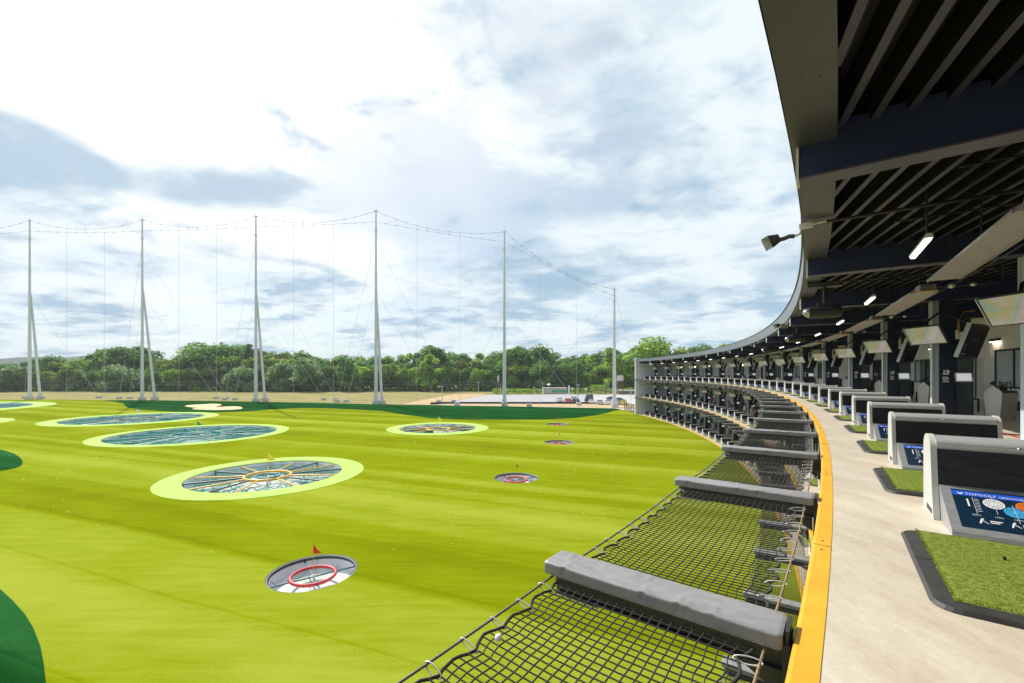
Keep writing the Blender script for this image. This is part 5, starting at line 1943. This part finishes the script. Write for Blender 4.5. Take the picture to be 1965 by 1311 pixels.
def make_car(color, van=False):
    t = thing('parked_car', 'x', 'van' if van else 'car')
    m = mat('car_paint_' + color, PAINT[color], 0.25, spec=0.7)
    L_, W, H = (5.0, 1.95, 2.0) if van else (4.2, 1.78, 1.48)
    b = MB()
    if van:
        pr = [(-2.5, .35), (2.45, .35), (2.5, .7), (2.4, 1.0), (1.75, 1.12), (1.1, 1.90), (.8, 2.0), (-2.3, 2.0), (-2.48, 1.7), (-2.5, .9)]
        gl = [(1.70, 1.16), (1.10, 1.82), (.3, 1.85), (.3, 1.18)]
    else:
        pr = [(-2.1, .35), (2.05, .35), (2.1, .55), (2.05, .74), (1.2, .93), (.62, 1.36), (.25, 1.46), (-1.15, 1.46), (-1.75, 1.15), (-2.05, .98), (-2.12, .7)]
        gl = [(1.08, .96), (.55, 1.35), (-1.05, 1.38), (-1.62, 1.10), (-1.5, .97)]
    hw = W / 2
    n = len(pr)
    tw = lambda z: hw * (1.0 if z < .95 * (1.2 if van else 1) else 1 - .14 * (z - .95) / .5)
    vs = [(x, -tw(z), z) for x, z in pr] + [(x, tw(z), z) for x, z in pr]
    b.add(vs, [tuple(range(n)), tuple(reversed(range(n, 2 * n)))] + [(k, n + k, n + (k + 1) % n, (k + 1) % n) for k in range(n)])
    b.build('body', m, t)
    b = MB()
    for s in (-1, 1):
        g = [(x, s * (tw(z) + .012), z) for x, z in gl]
        b.add(g, [tuple(range(len(g))) if s < 0 else tuple(reversed(range(len(g))))])
    b.build('side_window', M_GLASS, t)
    (xa, za), (xb, zb) = ((1.75, 1.12), (1.1, 1.90)) if van else ((1.2, .93), (.62, 1.36))
    b = MB(); b.add([(xa - .03, -tw(za) * .88, za + .045), (xa - .03, tw(za) * .88, za + .045), (xb + .03, tw(zb) * .88, zb + .02), (xb + .03, -tw(zb) * .88, zb + .02)], [(0, 1, 2, 3)]); b.build('windscreen', M_GLASS, t)
    (xa, za), (xb, zb) = ((-2.5, 1.0), (-2.36, 1.85)) if van else ((-1.78, 1.14), (-1.18, 1.45))
    b = MB(); b.add([(xa - .02, -hw * .78, za + .03), (xb - .04, -hw * .74, zb + .015), (xb - .04, hw * .74, zb + .015), (xa - .02, hw * .78, za + .03)], [(0, 1, 2, 3)]); b.build('rear_window', M_GLASS, t)
    for x in (1.32, -1.30):
        for s in (-1, 1):
            b = MB(); b.tube([(x, s * (hw - .18), .32), (x, s * (hw + .015), .32)], .32, 14); b.tube([(x, s * (hw + .012), .32), (x, s * (hw + .025), .32)], .19, 10, 1); b.build('wheel', [M_RUBBER, M_GALV], t)
    for s in (-1, 1):
        b = MB(); b.box((2.03, s * .55 - .16, .60), (2.10, s * .55 + .16, .74)); b.build('headlight', M_SWHITE, t)
        b = MB(); b.box((-2.52 if van else -2.135, s * .68 - .1, .75), (-2.47 if van else -2.05, s * .68 + .1, .95)); b.build('tail_light', M_SRED, t)
    b = MB(); b.box((2.06, -.26, .42), (2.115, .26, .53)); b.box((-2.53 if van else -2.14, -.26, .5), (-2.48 if van else -2.06, .26, .61)); b.build('number_plate', M_SWHITE, t)
    return t


CARS = [(1074, 770.5, 'white', 95, 'white car parked alone at the left end of the parked cars'), (1090.5, 772.4, 'red', 95, 'red hatchback parked right of the white car'), (1102, 768.5, 'silver', 95, 'silver car parked behind the black hatchback'),
        (1105.5, 772.8, 'black', 95, 'black hatchback parked right of the red one'), (1136, 774.2, 'white', 85, 'white car parked beside the dark van'), (1152, 775.8, 'silver', 88, 'pale silver car parked in the lane right of the dark van'),
        (1168.5, 776.0, 'white', 88, 'white car parked left of the last net pole'), (1176, 768.3, 'navy', 20, 'dark blue car parked behind the last net pole'), (1189.5, 771.0, 'blue', 15, 'dark blue saloon parked right of the last net pole'),
        (1182.5, 776.0, 'silver', 88, 'grey car half hidden behind the last net pole'), (1197, 776.6, 'yellow', 88, 'yellow car parked beside the fence posts')]
for px, py, col, rz, lab in CARS:
    t = make_car(col); x, y = gp(px, py + .6)
    t.location = (x, y + 1, .01); t.rotation_euler = (0, 0, radians(rz)); tag(t, lab, None, 'cars in the car park')
t = make_car('navy', True); x, y = gp(1131.5, 772.6); t.location = (x, y + 1, .01); t.rotation_euler = (0, 0, radians(250)); t.scale = (1.12, 1.12, 1.35); tag(t, 'tall dark blue van parked behind the white cars', None)


def lamp_post():
    t = thing('lamp_post', 'x', 'lamp post')
    b = MB(); b.tube([(0, 0, 0), (0, 0, 5.6)], .11, 8, r1=.08); b.build('pole', M_STEEL, t)
    b = MB(); b.bbox((-.55, -.14, 5.6), (.55, .14, 5.75), .03); b.build('lamp_head', M_PLATE, t)
    return t


LP = [(1024.6, 742.5, 757.8, 'left of the pale low building'), (1041, 734.5, 757, 'tall, beside the pale low building'), (1109, 738.5, 773, 'in front of the hedge by the white pylon sign'), (1167, 735, 757, 'left of the last net pole'), (1210.5, 743.5, 768, 'close to the end wall'), (848.5, 741, 774.5, 'at the left end of the car park'), (918, 734, 757, 'behind the car park, left of its net pole'), (960.5, 738.5, 757, 'just left of the car park net pole')]
l0 = None
for k, (px, ty, by, wl) in enumerate(LP):
    x, y = gp(px, by); s = zat(ty, y) / 5.75
    lab = 'thin grey car park lamp post, ' + wl
    if l0 is None:
        l0 = lamp_post(); l0.location = (x, y, 0); o = l0; tag(o, lab, None, 'car park lamp posts')
    else:
        o = dup(l0, (x, y, 0), 0, lab)
    o.scale = (1.2, 1.2, s)


def lattice(px, by, ty, lab, wid):
    x, y = gp(px, by); h = zat(ty, y)
    t = thing('floodlight_tower', lab, 'tower', (x, y, 0), 0)
    b = MB()
    for sx in (-wid, wid):
        b.tube([(sx, 0, 0), (sx, 0, h * .72)], .16, 5)
    for q in range(5):
        z = h * .3 + h * .09 * q
        b.tube([(-wid, 0, z), (wid, 0, z + (h * .06 if q % 2 else 0))], .09, 4)
    b.build('frame', M_WOOD, t)
    b = MB(); b.bbox((-wid * 1.15, -.4, h * .72), (wid * 1.15, .4, h), .08); b.tube([(-wid, 0, h * 1.0), (wid, 0, h * 1.04)], .1, 5); b.build('lamp_box', M_CONCB, t)


lattice(1190, 757, 721, 'rusty twin-legged lamp tower right of the last net pole', 1.3)
lattice(956, 757, 722, 'thin lamp tower beside the car park net pole', .35)

x0, y0 = gp(1043, 756.2); x1, _ = gp(1088, 756.2)
t = thing('kiosk_building', 'long low pale building with green and pink graffiti behind the car park', 'building', ((x0 + x1) / 2, y0 + 4, 0))
w2 = (x1 - x0) / 2
b = MB(); b.bbox((-w2, -3, 0), (w2, 3, 2.7), .05); b.build('wall', M_CONCB, t)
b = MB(); b.bbox((-w2 - .3, -3.4, 2.705), (w2 + .3, 3.3, 3.0), .05); b.build('roof', M_PLATE, t)
b = MB()
M_PINK = mat('graffiti_pink', (0.62, 0.28, 0.30), 0.7); M_GGRN = mat('graffiti_green', (0.02, 0.42, 0.20), 0.7)
b.add([(-w2 * .28, -3.02, .5), (w2 * .94, -3.02, .5), (w2 * .94, -3.02, 2.3), (-w2 * .28, -3.02, 2.3)], [(0, 1, 2, 3)], 0)
rgg = random.Random(9)
for k in range(11):
    cx_, cz_ = -w2 * .2 + k * w2 * .105, rgg.uniform(1.1, 1.7)
    if k == 5: continue
    b.add([(cx_ + .9 * (1 + .4 * sin(q * 2.3 + k)) * cos(2 * pi * q / 9) * .62, -3.035 - .002 * k, cz_ + .62 * sin(2 * pi * q / 9) * (1 + .3 * cos(q * 1.7 + k))) for q in range(9)], [tuple(range(9))], 1)
b.build('graffiti', [M_PINK, M_GGRN], t)
x, y = gp(1092, 757); t = thing('pylon_sign', 'slim white pylon sign standing in the hedge behind the parked cars', 'sign', (x, y, 0)); b = MB(); b.bbox((-.35, -.15, 0), (.35, .15, zat(740, y)), .03); b.build('panel', M_SWHITE, t); b = MB(); b.bbox((-.6, -.35, -.1), (.6, .35, .25), .03); b.build('base', M_CONCB, t)
x, y = gp(1124, 757); t = thing('pylon_sign', 'short white sign panel right of the slim white pylon sign', 'sign', (x, y, 0)); b = MB(); b.bbox((-.42, -.12, 2.0), (.42, .12, zat(744.5, y)), .03); b.build('panel', M_SWHITE, t); b = MB(); b.tube([(0, 0, 0), (0, 0, 2.02)], .08, 6); b.build('post', M_STEEL, t)
x, y = gp(1098.5, 757); t = thing('globe_lamp', 'round white globe sign on a post behind the parked cars', 'lamp', (x, y, 0)); b = MB(); b.tube([(0, 0, 0), (0, 0, 2.3)], .1, 6); b.build('post', M_STEEL, t); b = MB(); b.sphere((0, 0, 2.75), .5, 12, 8); b.build('globe', M_SWHITE, t)
x, y = gp(1056.5, 757); t = thing('mushroom_lamp', 'white domed lamp on a post above the graffiti building', 'lamp', (x, y + 8, 0)); b = MB(); b.tube([(0, 0, 0), (0, 0, 4.4)], .1, 6); b.build('post', M_STEEL, t); b = MB(); b.tube([(0, 0, 4.35), (0, 0, 4.7), (0, 0, 5.1)], [1.1, .8, .2], 14); b.build('shade', M_SWHITE, t)
x, y = gp(1148, 757); t = thing('timber_shelter', 'long flat timber shelter in front of the hedge', 'shelter', (x, y, 0)); b = MB(); b.bbox((-3.6, -1, 1.9), (3.6, 1, 2.25), .04); b.build('roof', M_WOOD, t)
for sx in (-3.4, 3.4):
    for sy in (-.8, .8):
        b = MB(); b.box((sx - .12, sy - .12, 0), (sx + .12, sy + .12, 1.899)); b.build('post', M_WOOD, t)
x, y = gp(1206, 757); t = thing('brown_shed', 'low brown shed with pale roof beside the end wall', 'shed', (x, y + 2, 0)); b = MB(); b.bbox((-4.5, -1.5, 0), (4.5, 1.5, 1.6), .05); b.build('wall', M_WOOD, t); b = MB(); b.bbox((-4.8, -1.8, 1.605), (4.8, 1.8, 2.0), .05); b.build('roof', M_PLATE, t)
# hedge behind the car park
rg = np.random.default_rng(12)
def hedge(pxa, pxb, py, h, lab):
    xa, ya = gp(pxa, py); xb, yb = gp(pxb, py)
    n = int(abs(xb - xa) * 90)
    c = np.stack([rg.uniform(0, xb - xa, n), rg.uniform(-1.0, 1.0, n), rg.uniform(.1, h, n)], 1)
    d1 = rg.normal(size=(n, 3)); d1 /= np.linalg.norm(d1, axis=1)[:, None]; d2 = np.cross(d1, rg.normal(size=(n, 3))); d2 /= np.linalg.norm(d2, axis=1)[:, None]
    s = rg.uniform(.15, .34, n)[:, None]
    v = np.stack([c - d1 * s, c - d2 * s * .7, c + d1 * s, c + d2 * s * .7], 1).reshape(-1, 3)
    me_ = bpy.data.meshes.new('hedge'); me_.from_pydata(v.tolist(), [], [(4 * k, 4 * k + 1, 4 * k + 2, 4 * k + 3) for k in range(n)])
    for m in LEAF['fresh']: me_.materials.append(m)
    me_.polygons.foreach_set('material_index', rg.integers(0, 3, n).astype(np.int32)); me_.update()
    tag(link('hedge', me_, None, (xa, ya, 0)), lab, 'hedge')


hedge(945, 1040, 756.3, 2.6, 'loose green hedge left of the graffiti building'); hedge(1089, 1130, 756, 2.9, 'green hedge behind the white pylon sign'); hedge(1133, 1165, 755.4, 4.4, 'tall clipped green hedge behind the timber shelter'); hedge(1168, 1222, 755.8, 2.6, 'green hedge behind the parked blue cars')

# fence posts by the end wall
t0 = gp(1198, 787.6); t1 = gp(1221, 793.5)
t = thing('corner_fence', 'short black mesh fence with thin posts beside the end wall', 'fence', (t0[0], t0[1], 0))
dx, dy = t1[0] - t0[0], t1[1] - t0[1]
for k in range(6):
    f = k / 5
    b = MB(); b.tube([(dx * f, dy * f, -.1), (dx * f, dy * f, 2.3)], .07, 6); b.build('post', M_BLACK, t)
b = MB()
for z in (.3, 1.2, 2.1): b.tube([(0, 0, z), (dx, dy, z)], .03, 4)
b.build('rail', M_BLACK, t)
b = MB(); b.add([(0, 0, .1), (dx, dy, .1), (dx, dy, 2.1), (0, 0, 2.1)], [(0, 1, 2, 3)]); b.build('mesh', M_GLASSRAIL, t)
# power line on timber poles before the wood
pts = []
for px, ty, lab in ((-60, 712, None), (167, 715, 'dark timber power pole in front of the wood, left of the second net pole'), (424, 717, 'dark timber power pole in front of the wood, left of the third net pole'), (686, 722, 'dark timber power pole in front of the wood, left of the tallest-looking net pole'), (960, 724, None), (1260, 724, None)):
    Y = 240; x = xat(px, Y); h = zat(ty, Y)
    pts.append(Vector((x, Y, zat(732, Y))))
    if lab:
        t = thing('power_pole', lab, 'power pole', (x, Y, 0), 0, 'power poles in front of the wood')
        b = MB(); b.tube([(0, 0, -.2), (0, 0, h)], .28, 8, r1=.2); b.build('shaft', M_BARK, t)
        b = MB(); b.box((-1.1, -.1, zat(731.5, Y) - .3), (1.1, .1, zat(731.5, Y) - .1)); b.build('crossarm', M_BARK, t)
t = thing('power_line', 'two thin wires running across in front of the wood', 'power line', tuple(pts[0]))
for dz in (0, -1.35):
    b = MB()
    for a, c in zip(pts, pts[1:]):
        b.tube([q - pts[0] + Vector((0, 0, dz)) for q in sag_pts(a, c, .5, 8)], .04, 4)
    b.build('wire', M_STEEL, t)

# ------------------------------------------------------------------ people on the middle tier
SKIN = mat('skin', (0.52, 0.30, 0.20), 0.55); SKIN2 = mat('tanned_skin', (0.42, 0.22, 0.13), 0.55)


def cloth(nm, c):
    return mat('cloth_' + nm, c, 0.85)


def lerp3(a, c, t):
    return Vector(a).lerp(Vector(c), t)


def person(loc, rz, lab, shirt, legs, hair, hairlen=.0, skin=SKIN, shorts=True, pose='stand', long_sleeve=False, cap=None, h=1.74):
    t = thing('person', lab, 'person', loc, rz)
    s = h / 1.74
    # joints: x right, -y forward, z up
    hip = {'stand': .93, 'lean': .90, 'walk': .92, 'sit': .52}[pose]
    lean = {'stand': 0, 'lean': -.14, 'walk': -.05, 'sit': -.06}[pose]
    J = {'pelvis': (0, 0, hip), 'waist': (0, lean * .3, hip + .18), 'chest': (0, lean * .8, hip + .40), 'neck': (0, lean, hip + .56), 'head0': (0, lean - .02, hip + .64), 'head': (0, lean - .035, hip + .75), 'crown': (0, lean - .02, hip + .82)}
    E = [('pelvis', 'waist'), ('waist', 'chest'), ('chest', 'neck'), ('neck', 'head0'), ('head0', 'head'), ('head', 'crown')]
    R = {'pelvis': (.16, .115), 'waist': (.135, .10), 'chest': (.165, .115), 'neck': (.06, .06), 'head0': (.07, .08), 'head': (.085, .10), 'crown': (.06, .07)}
    for sd, nm in ((-1, 'L'), (1, 'R')):
        st = {'walk': .16 * sd}.get(pose, .02 * sd)
        J['hip' + nm] = (.09 * sd, 0, hip - .06)
        if pose == 'sit':
            J['knee' + nm] = (.11 * sd, -.42, hip - .04); J['ank' + nm] = (.11 * sd, -.44, .09); J['toe' + nm] = (.12 * sd, -.60, .04)
        else:
            J['knee' + nm] = (.10 * sd, -.03 - st * .5, hip * .53); J['ank' + nm] = (.10 * sd, .02 - st, .09); J['toe' + nm] = (.12 * sd, -.15 - st, .035)
        J['sho' + nm] = (.19 * sd, lean * .95, hip + .50)
        if pose == 'lean' or (pose in ('stand', 'sit') and sd < 0):
            J['elb' + nm] = (.25 * sd, lean - .06, hip + .24); J['wri' + nm] = (.16 * sd, lean - .28, hip + .20)
        else:
            J['elb' + nm] = (.26 * sd, lean + .02, hip + .22); J['wri' + nm] = (.27 * sd, lean - .08, hip - .02)
        a, c = Vector(J['elb' + nm]), Vector(J['wri' + nm]); d = (c - a).normalized()
        J['palm' + nm] = tuple(c + d * .085)
        E += [('pelvis', 'hip' + nm), ('hip' + nm, 'knee' + nm), ('knee' + nm, 'ank' + nm), ('ank' + nm, 'toe' + nm), ('chest', 'sho' + nm), ('sho' + nm, 'elb' + nm), ('elb' + nm, 'wri' + nm), ('wri' + nm, 'palm' + nm)]
        R.update({'hip' + nm: (.10, .10), 'knee' + nm: (.062, .062), 'ank' + nm: (.042, .042), 'toe' + nm: (.042, .03), 'sho' + nm: (.062, .062), 'elb' + nm: (.044, .044), 'wri' + nm: (.030, .030), 'palm' + nm: (.038, .022)})
        side = d.cross(Vector((0, 0, 1))).normalized() if abs(d.z) < .95 else Vector((0, 1, 0))
        for f in range(5):
            k = 'f%d%s' % (f, nm); k2 = 'g%d%s' % (f, nm)
            off = side * (.030 * (f - 1.5) / 1.5) if f < 4 else side * .045
            base = Vector(J['palm' + nm]) + off * (1 if f < 4 else .8) - (d * .03 if f == 4 else Vector((0, 0, 0)))
            ln = (.062, .075, .072, .055, .05)[f]
            J[k] = tuple(base + d * ln * .6); J[k2] = tuple(base + d * ln + Vector((0, 0, -.02)))
            E += [('palm' + nm, k), (k, k2)]; R[k] = (.011, .011); R[k2] = (.009, .009)
    keys = list(J)
    me_ = bpy.data.meshes.new('body')
    me_.from_pydata([J[k] for k in keys], [(keys.index(a), keys.index(c)) for a, c in E], [])
    me_.materials.append(skin)
    o = link('body', me_, t)
    md = o.modifiers.new('skin', 'SKIN')
    if not me_.skin_vertices:
        raise RuntimeError('no skin layer')
    sv = me_.skin_vertices[0].data
    for k, nm in enumerate(keys):
        sv[k].radius = R[nm]
        sv[k].use_root = nm == 'pelvis'
    md.use_smooth_shade = True
    ss = o.modifiers.new('subdivision', 'SUBSURF'); ss.levels = 1; ss.render_levels = 1

    def shell(name, chains, m):
        b = MB()
        for pts, rs, n in chains:
            b.tube(pts, rs, n)
        return b.build(name, m, t)
    V = lambda k: Vector(J[k])
    ch = [([V('pelvis') + Vector((0, 0, -.04)), V('waist'), V('chest'), V('neck') + Vector((0, 0, -.04))], [.185, .165, .195, .085], 14)]
    for nm in 'LR':
        if long_sleeve: ch.append(([V('sho' + nm) + (V('chest') - V('sho' + nm)) * .3, V('sho' + nm), V('elb' + nm), V('wri' + nm)], [.09, .085, .065, .045], 8))
        else: ch.append(([V('sho' + nm) + (V('chest') - V('sho' + nm)) * .3, V('sho' + nm), lerp3(J['sho' + nm], J['elb' + nm], .75)], [.09, .085, .075], 8))
    shell('shirt', ch, shirt)
    ch = [([V('pelvis') + Vector((0, 0, .06)), V('pelvis') + Vector((0, 0, -.10))], [.180, .165], 14)]
    for nm in 'LR':
        if shorts: ch.append(([V('hip' + nm), lerp3(J['hip' + nm], J['knee' + nm], .88)], [.125, .10], 10))
        else: ch.append(([V('hip' + nm), V('knee' + nm), V('ank' + nm)], [.12, .085, .065], 10))
    shell('shorts' if shorts else 'trousers', ch, legs)
    for nm in 'LR':
        a = V('ank' + nm); e = V('toe' + nm)
        shell('shoe', [([a + Vector((0, .05, -.045)), a + Vector((0, 0, -.03)), e, e + (e - a) * .25], [.05, .058, .05, .025], 8)], cloth('shoe', (.05, .05, .05)))
    hd = V('head')
    b = MB(); b.sphere((hd.x, hd.y + .02, hd.z + .045), .118, 12, 8, sz=.95)
    b.tube([hd + Vector((0, .07, .05)), hd + Vector((0, .09, -.05 - hairlen * .5)), hd + Vector((0, .08, -.07 - hairlen))], [.10, .085, .04], 8)
    b.build('hair' if not cap else 'cap', hair if not cap else cap, t)
    b = MB()
    for sx in (-.035, .035): b.sphere((hd.x + sx, hd.y - .095, hd.z + .0), .011, 6, 4)
    b.box((hd.x - .025, hd.y - .098, hd.z - .062), (hd.x + .025, hd.y - .09, hd.z - .054))
    b.build('face', cloth('face', (.06, .03, .025)), t)
    b = MB(); b.tube([hd + Vector((0, -.088, .0)), hd + Vector((0, -.115, -.03))], .013, 5)
    b.build('nose', skin, t)
    t.scale = (s, s, s)
    return t


HB = cloth('dark_hair', (.02, .014, .01)); HBL = cloth('blond_hair', (.50, .33, .12)); HBR = cloth('brown_hair', (.10, .05, .025)); WCAP = cloth('white_cap', (.7, .7, .7))
S = {'red': cloth('red', (.42, .02, .035)), 'grey': cloth('grey', (.36, .37, .40)), 'black': cloth('black', (.012, .012, .016)), 'white': cloth('white', (.66, .62, .58)), 'navy': cloth('navy', (.03, .035, .06)), 'denim': cloth('denim', (.09, .17, .32)), 'jeans': cloth('jeans', (.035, .09, .22)), 'blue': cloth('blue', (.10, .22, .34)), 'khaki': cloth('khaki', (.12, .13, .16)), 'pale': cloth('pale', (.58, .50, .46))}


def pp(px, r, lv=2):
    i = i_from_px(px, r)
    return i, tuple(P(i, r, DECK[lv] + .006))


for (px, r, rot, kw) in (
    (1365.2, 148.6, 0, dict(lab='person in a red shirt and dark shorts standing on the middle tier', shirt=S['red'], legs=S['black'], hair=HB, pose='stand', h=1.78)),
    (1361.0, 147.6, 60, dict(lab='seated person in a grey shirt and blue jeans on the middle tier', shirt=S['grey'], legs=S['jeans'], hair=HB, shorts=False, pose='sit')),
    (1372.3, 147.7, -40, dict(lab='seated person in a dark top leaning beside the red shirt', shirt=S['black'], legs=S['khaki'], hair=HBR, hairlen=.15, pose='sit')),
    (1375.0, 149.3, 30, dict(lab='person in a pale top standing half behind a pylon on the middle tier', shirt=S['pale'], legs=S['white'], hair=HBR, hairlen=.2, pose='stand', h=1.66)),
    (1407.8, 147.3, -80, dict(lab='blond person in a dark top and denim shorts at the tablet', shirt=S['navy'], legs=S['denim'], hair=HBL, hairlen=.2, pose='stand', h=1.64)),
    (1428.3, 147.6, 70, dict(lab='person in a white shirt and dark shorts with arms raised slightly', shirt=S['white'], legs=S['khaki'], hair=HBR, hairlen=.05, pose='lean', h=1.78)),
    (1424.2, 149.2, 20, dict(lab='dark-haired person in black behind the white shirt', shirt=S['black'], legs=S['black'], hair=HB, hairlen=.1, shorts=False, pose='stand', h=1.70)),
    (1443.0, 147.0, 35, dict(lab='person with a pale cap in a light grey shirt on the middle tier', shirt=S['grey'], legs=S['navy'], hair=HB, cap=WCAP, shorts=False, skin=SKIN2, pose='walk', h=1.82)),
    (1449.5, 148.3, 10, dict(lab='person in a black printed shirt behind the light grey shirt', shirt=S['black'], legs=S['navy'], hair=HBR, shorts=False, skin=SKIN2, pose='stand', h=1.84)),
    (1450.5, 146.6, -30, dict(lab='long-haired person in a black dress nearest to the dispensers', shirt=S['black'], legs=S['black'], hair=HBR, hairlen=.32, shorts=False, skin=SKIN2, pose='walk', h=1.70)),
    (1458.0, 147.9, -20, dict(lab='dark-haired person in a blue shirt beside the net on the middle tier', shirt=S['blue'], legs=S['denim'], hair=HB, hairlen=.25, shorts=False, pose='stand', h=1.66)),
):
    i, loc = pp(px, r)
    if kw['pose'] == 'sit':
        pass
    t = person(loc, PHI(i) + pi / 2 * 0 + radians(rot), **kw)
    t['group'] = 'visitors on the middle tier'
    if kw['pose'] == 'sit':
        st = thing('stool', 'small black stool under the seated person %s the red shirt' % ('left of' if px < 1365 else 'right of'), 'stool', loc, PHI(i))
        b = MB(); b.tube([(0, 0, .36), (0, 0, .40)], .20, 12); b.build('seat', M_BLACK, st)
        for k in range(3):
            a = 2 * pi * k / 3
            b = MB(); b.tube([(.1 * cos(a), .1 * sin(a), .36), (.2 * cos(a), .2 * sin(a), 0)], .015, 5); b.build('leg', M_BLACK, st)
# green exit sign and warm lamp
i = i_from_px(1513, 149.5)


# ------------------------------------------------------------------ the hazy air of the day
b = MB(); b.box((-2700, -60, -3.0), (700, 2100, 76))
hz = bpy.data.materials.new('pale_haze'); hz.use_nodes = True
nt = hz.node_tree; nt.nodes.clear()
o_ = nt.nodes.new('ShaderNodeOutputMaterial'); pv = nt.nodes.new('ShaderNodeVolumePrincipled')
pv.inputs['Color'].default_value = (0.84, 0.92, 1.0, 1); pv.inputs['Density'].default_value = 0.00020; pv.inputs['Anisotropy'].default_value = 0.0
nt.links.new(pv.outputs[0], o_.inputs['Volume'])
tag(b.build('haze', hz), 'thin pale haze in the air over the range', 'haze', kind='stuff')
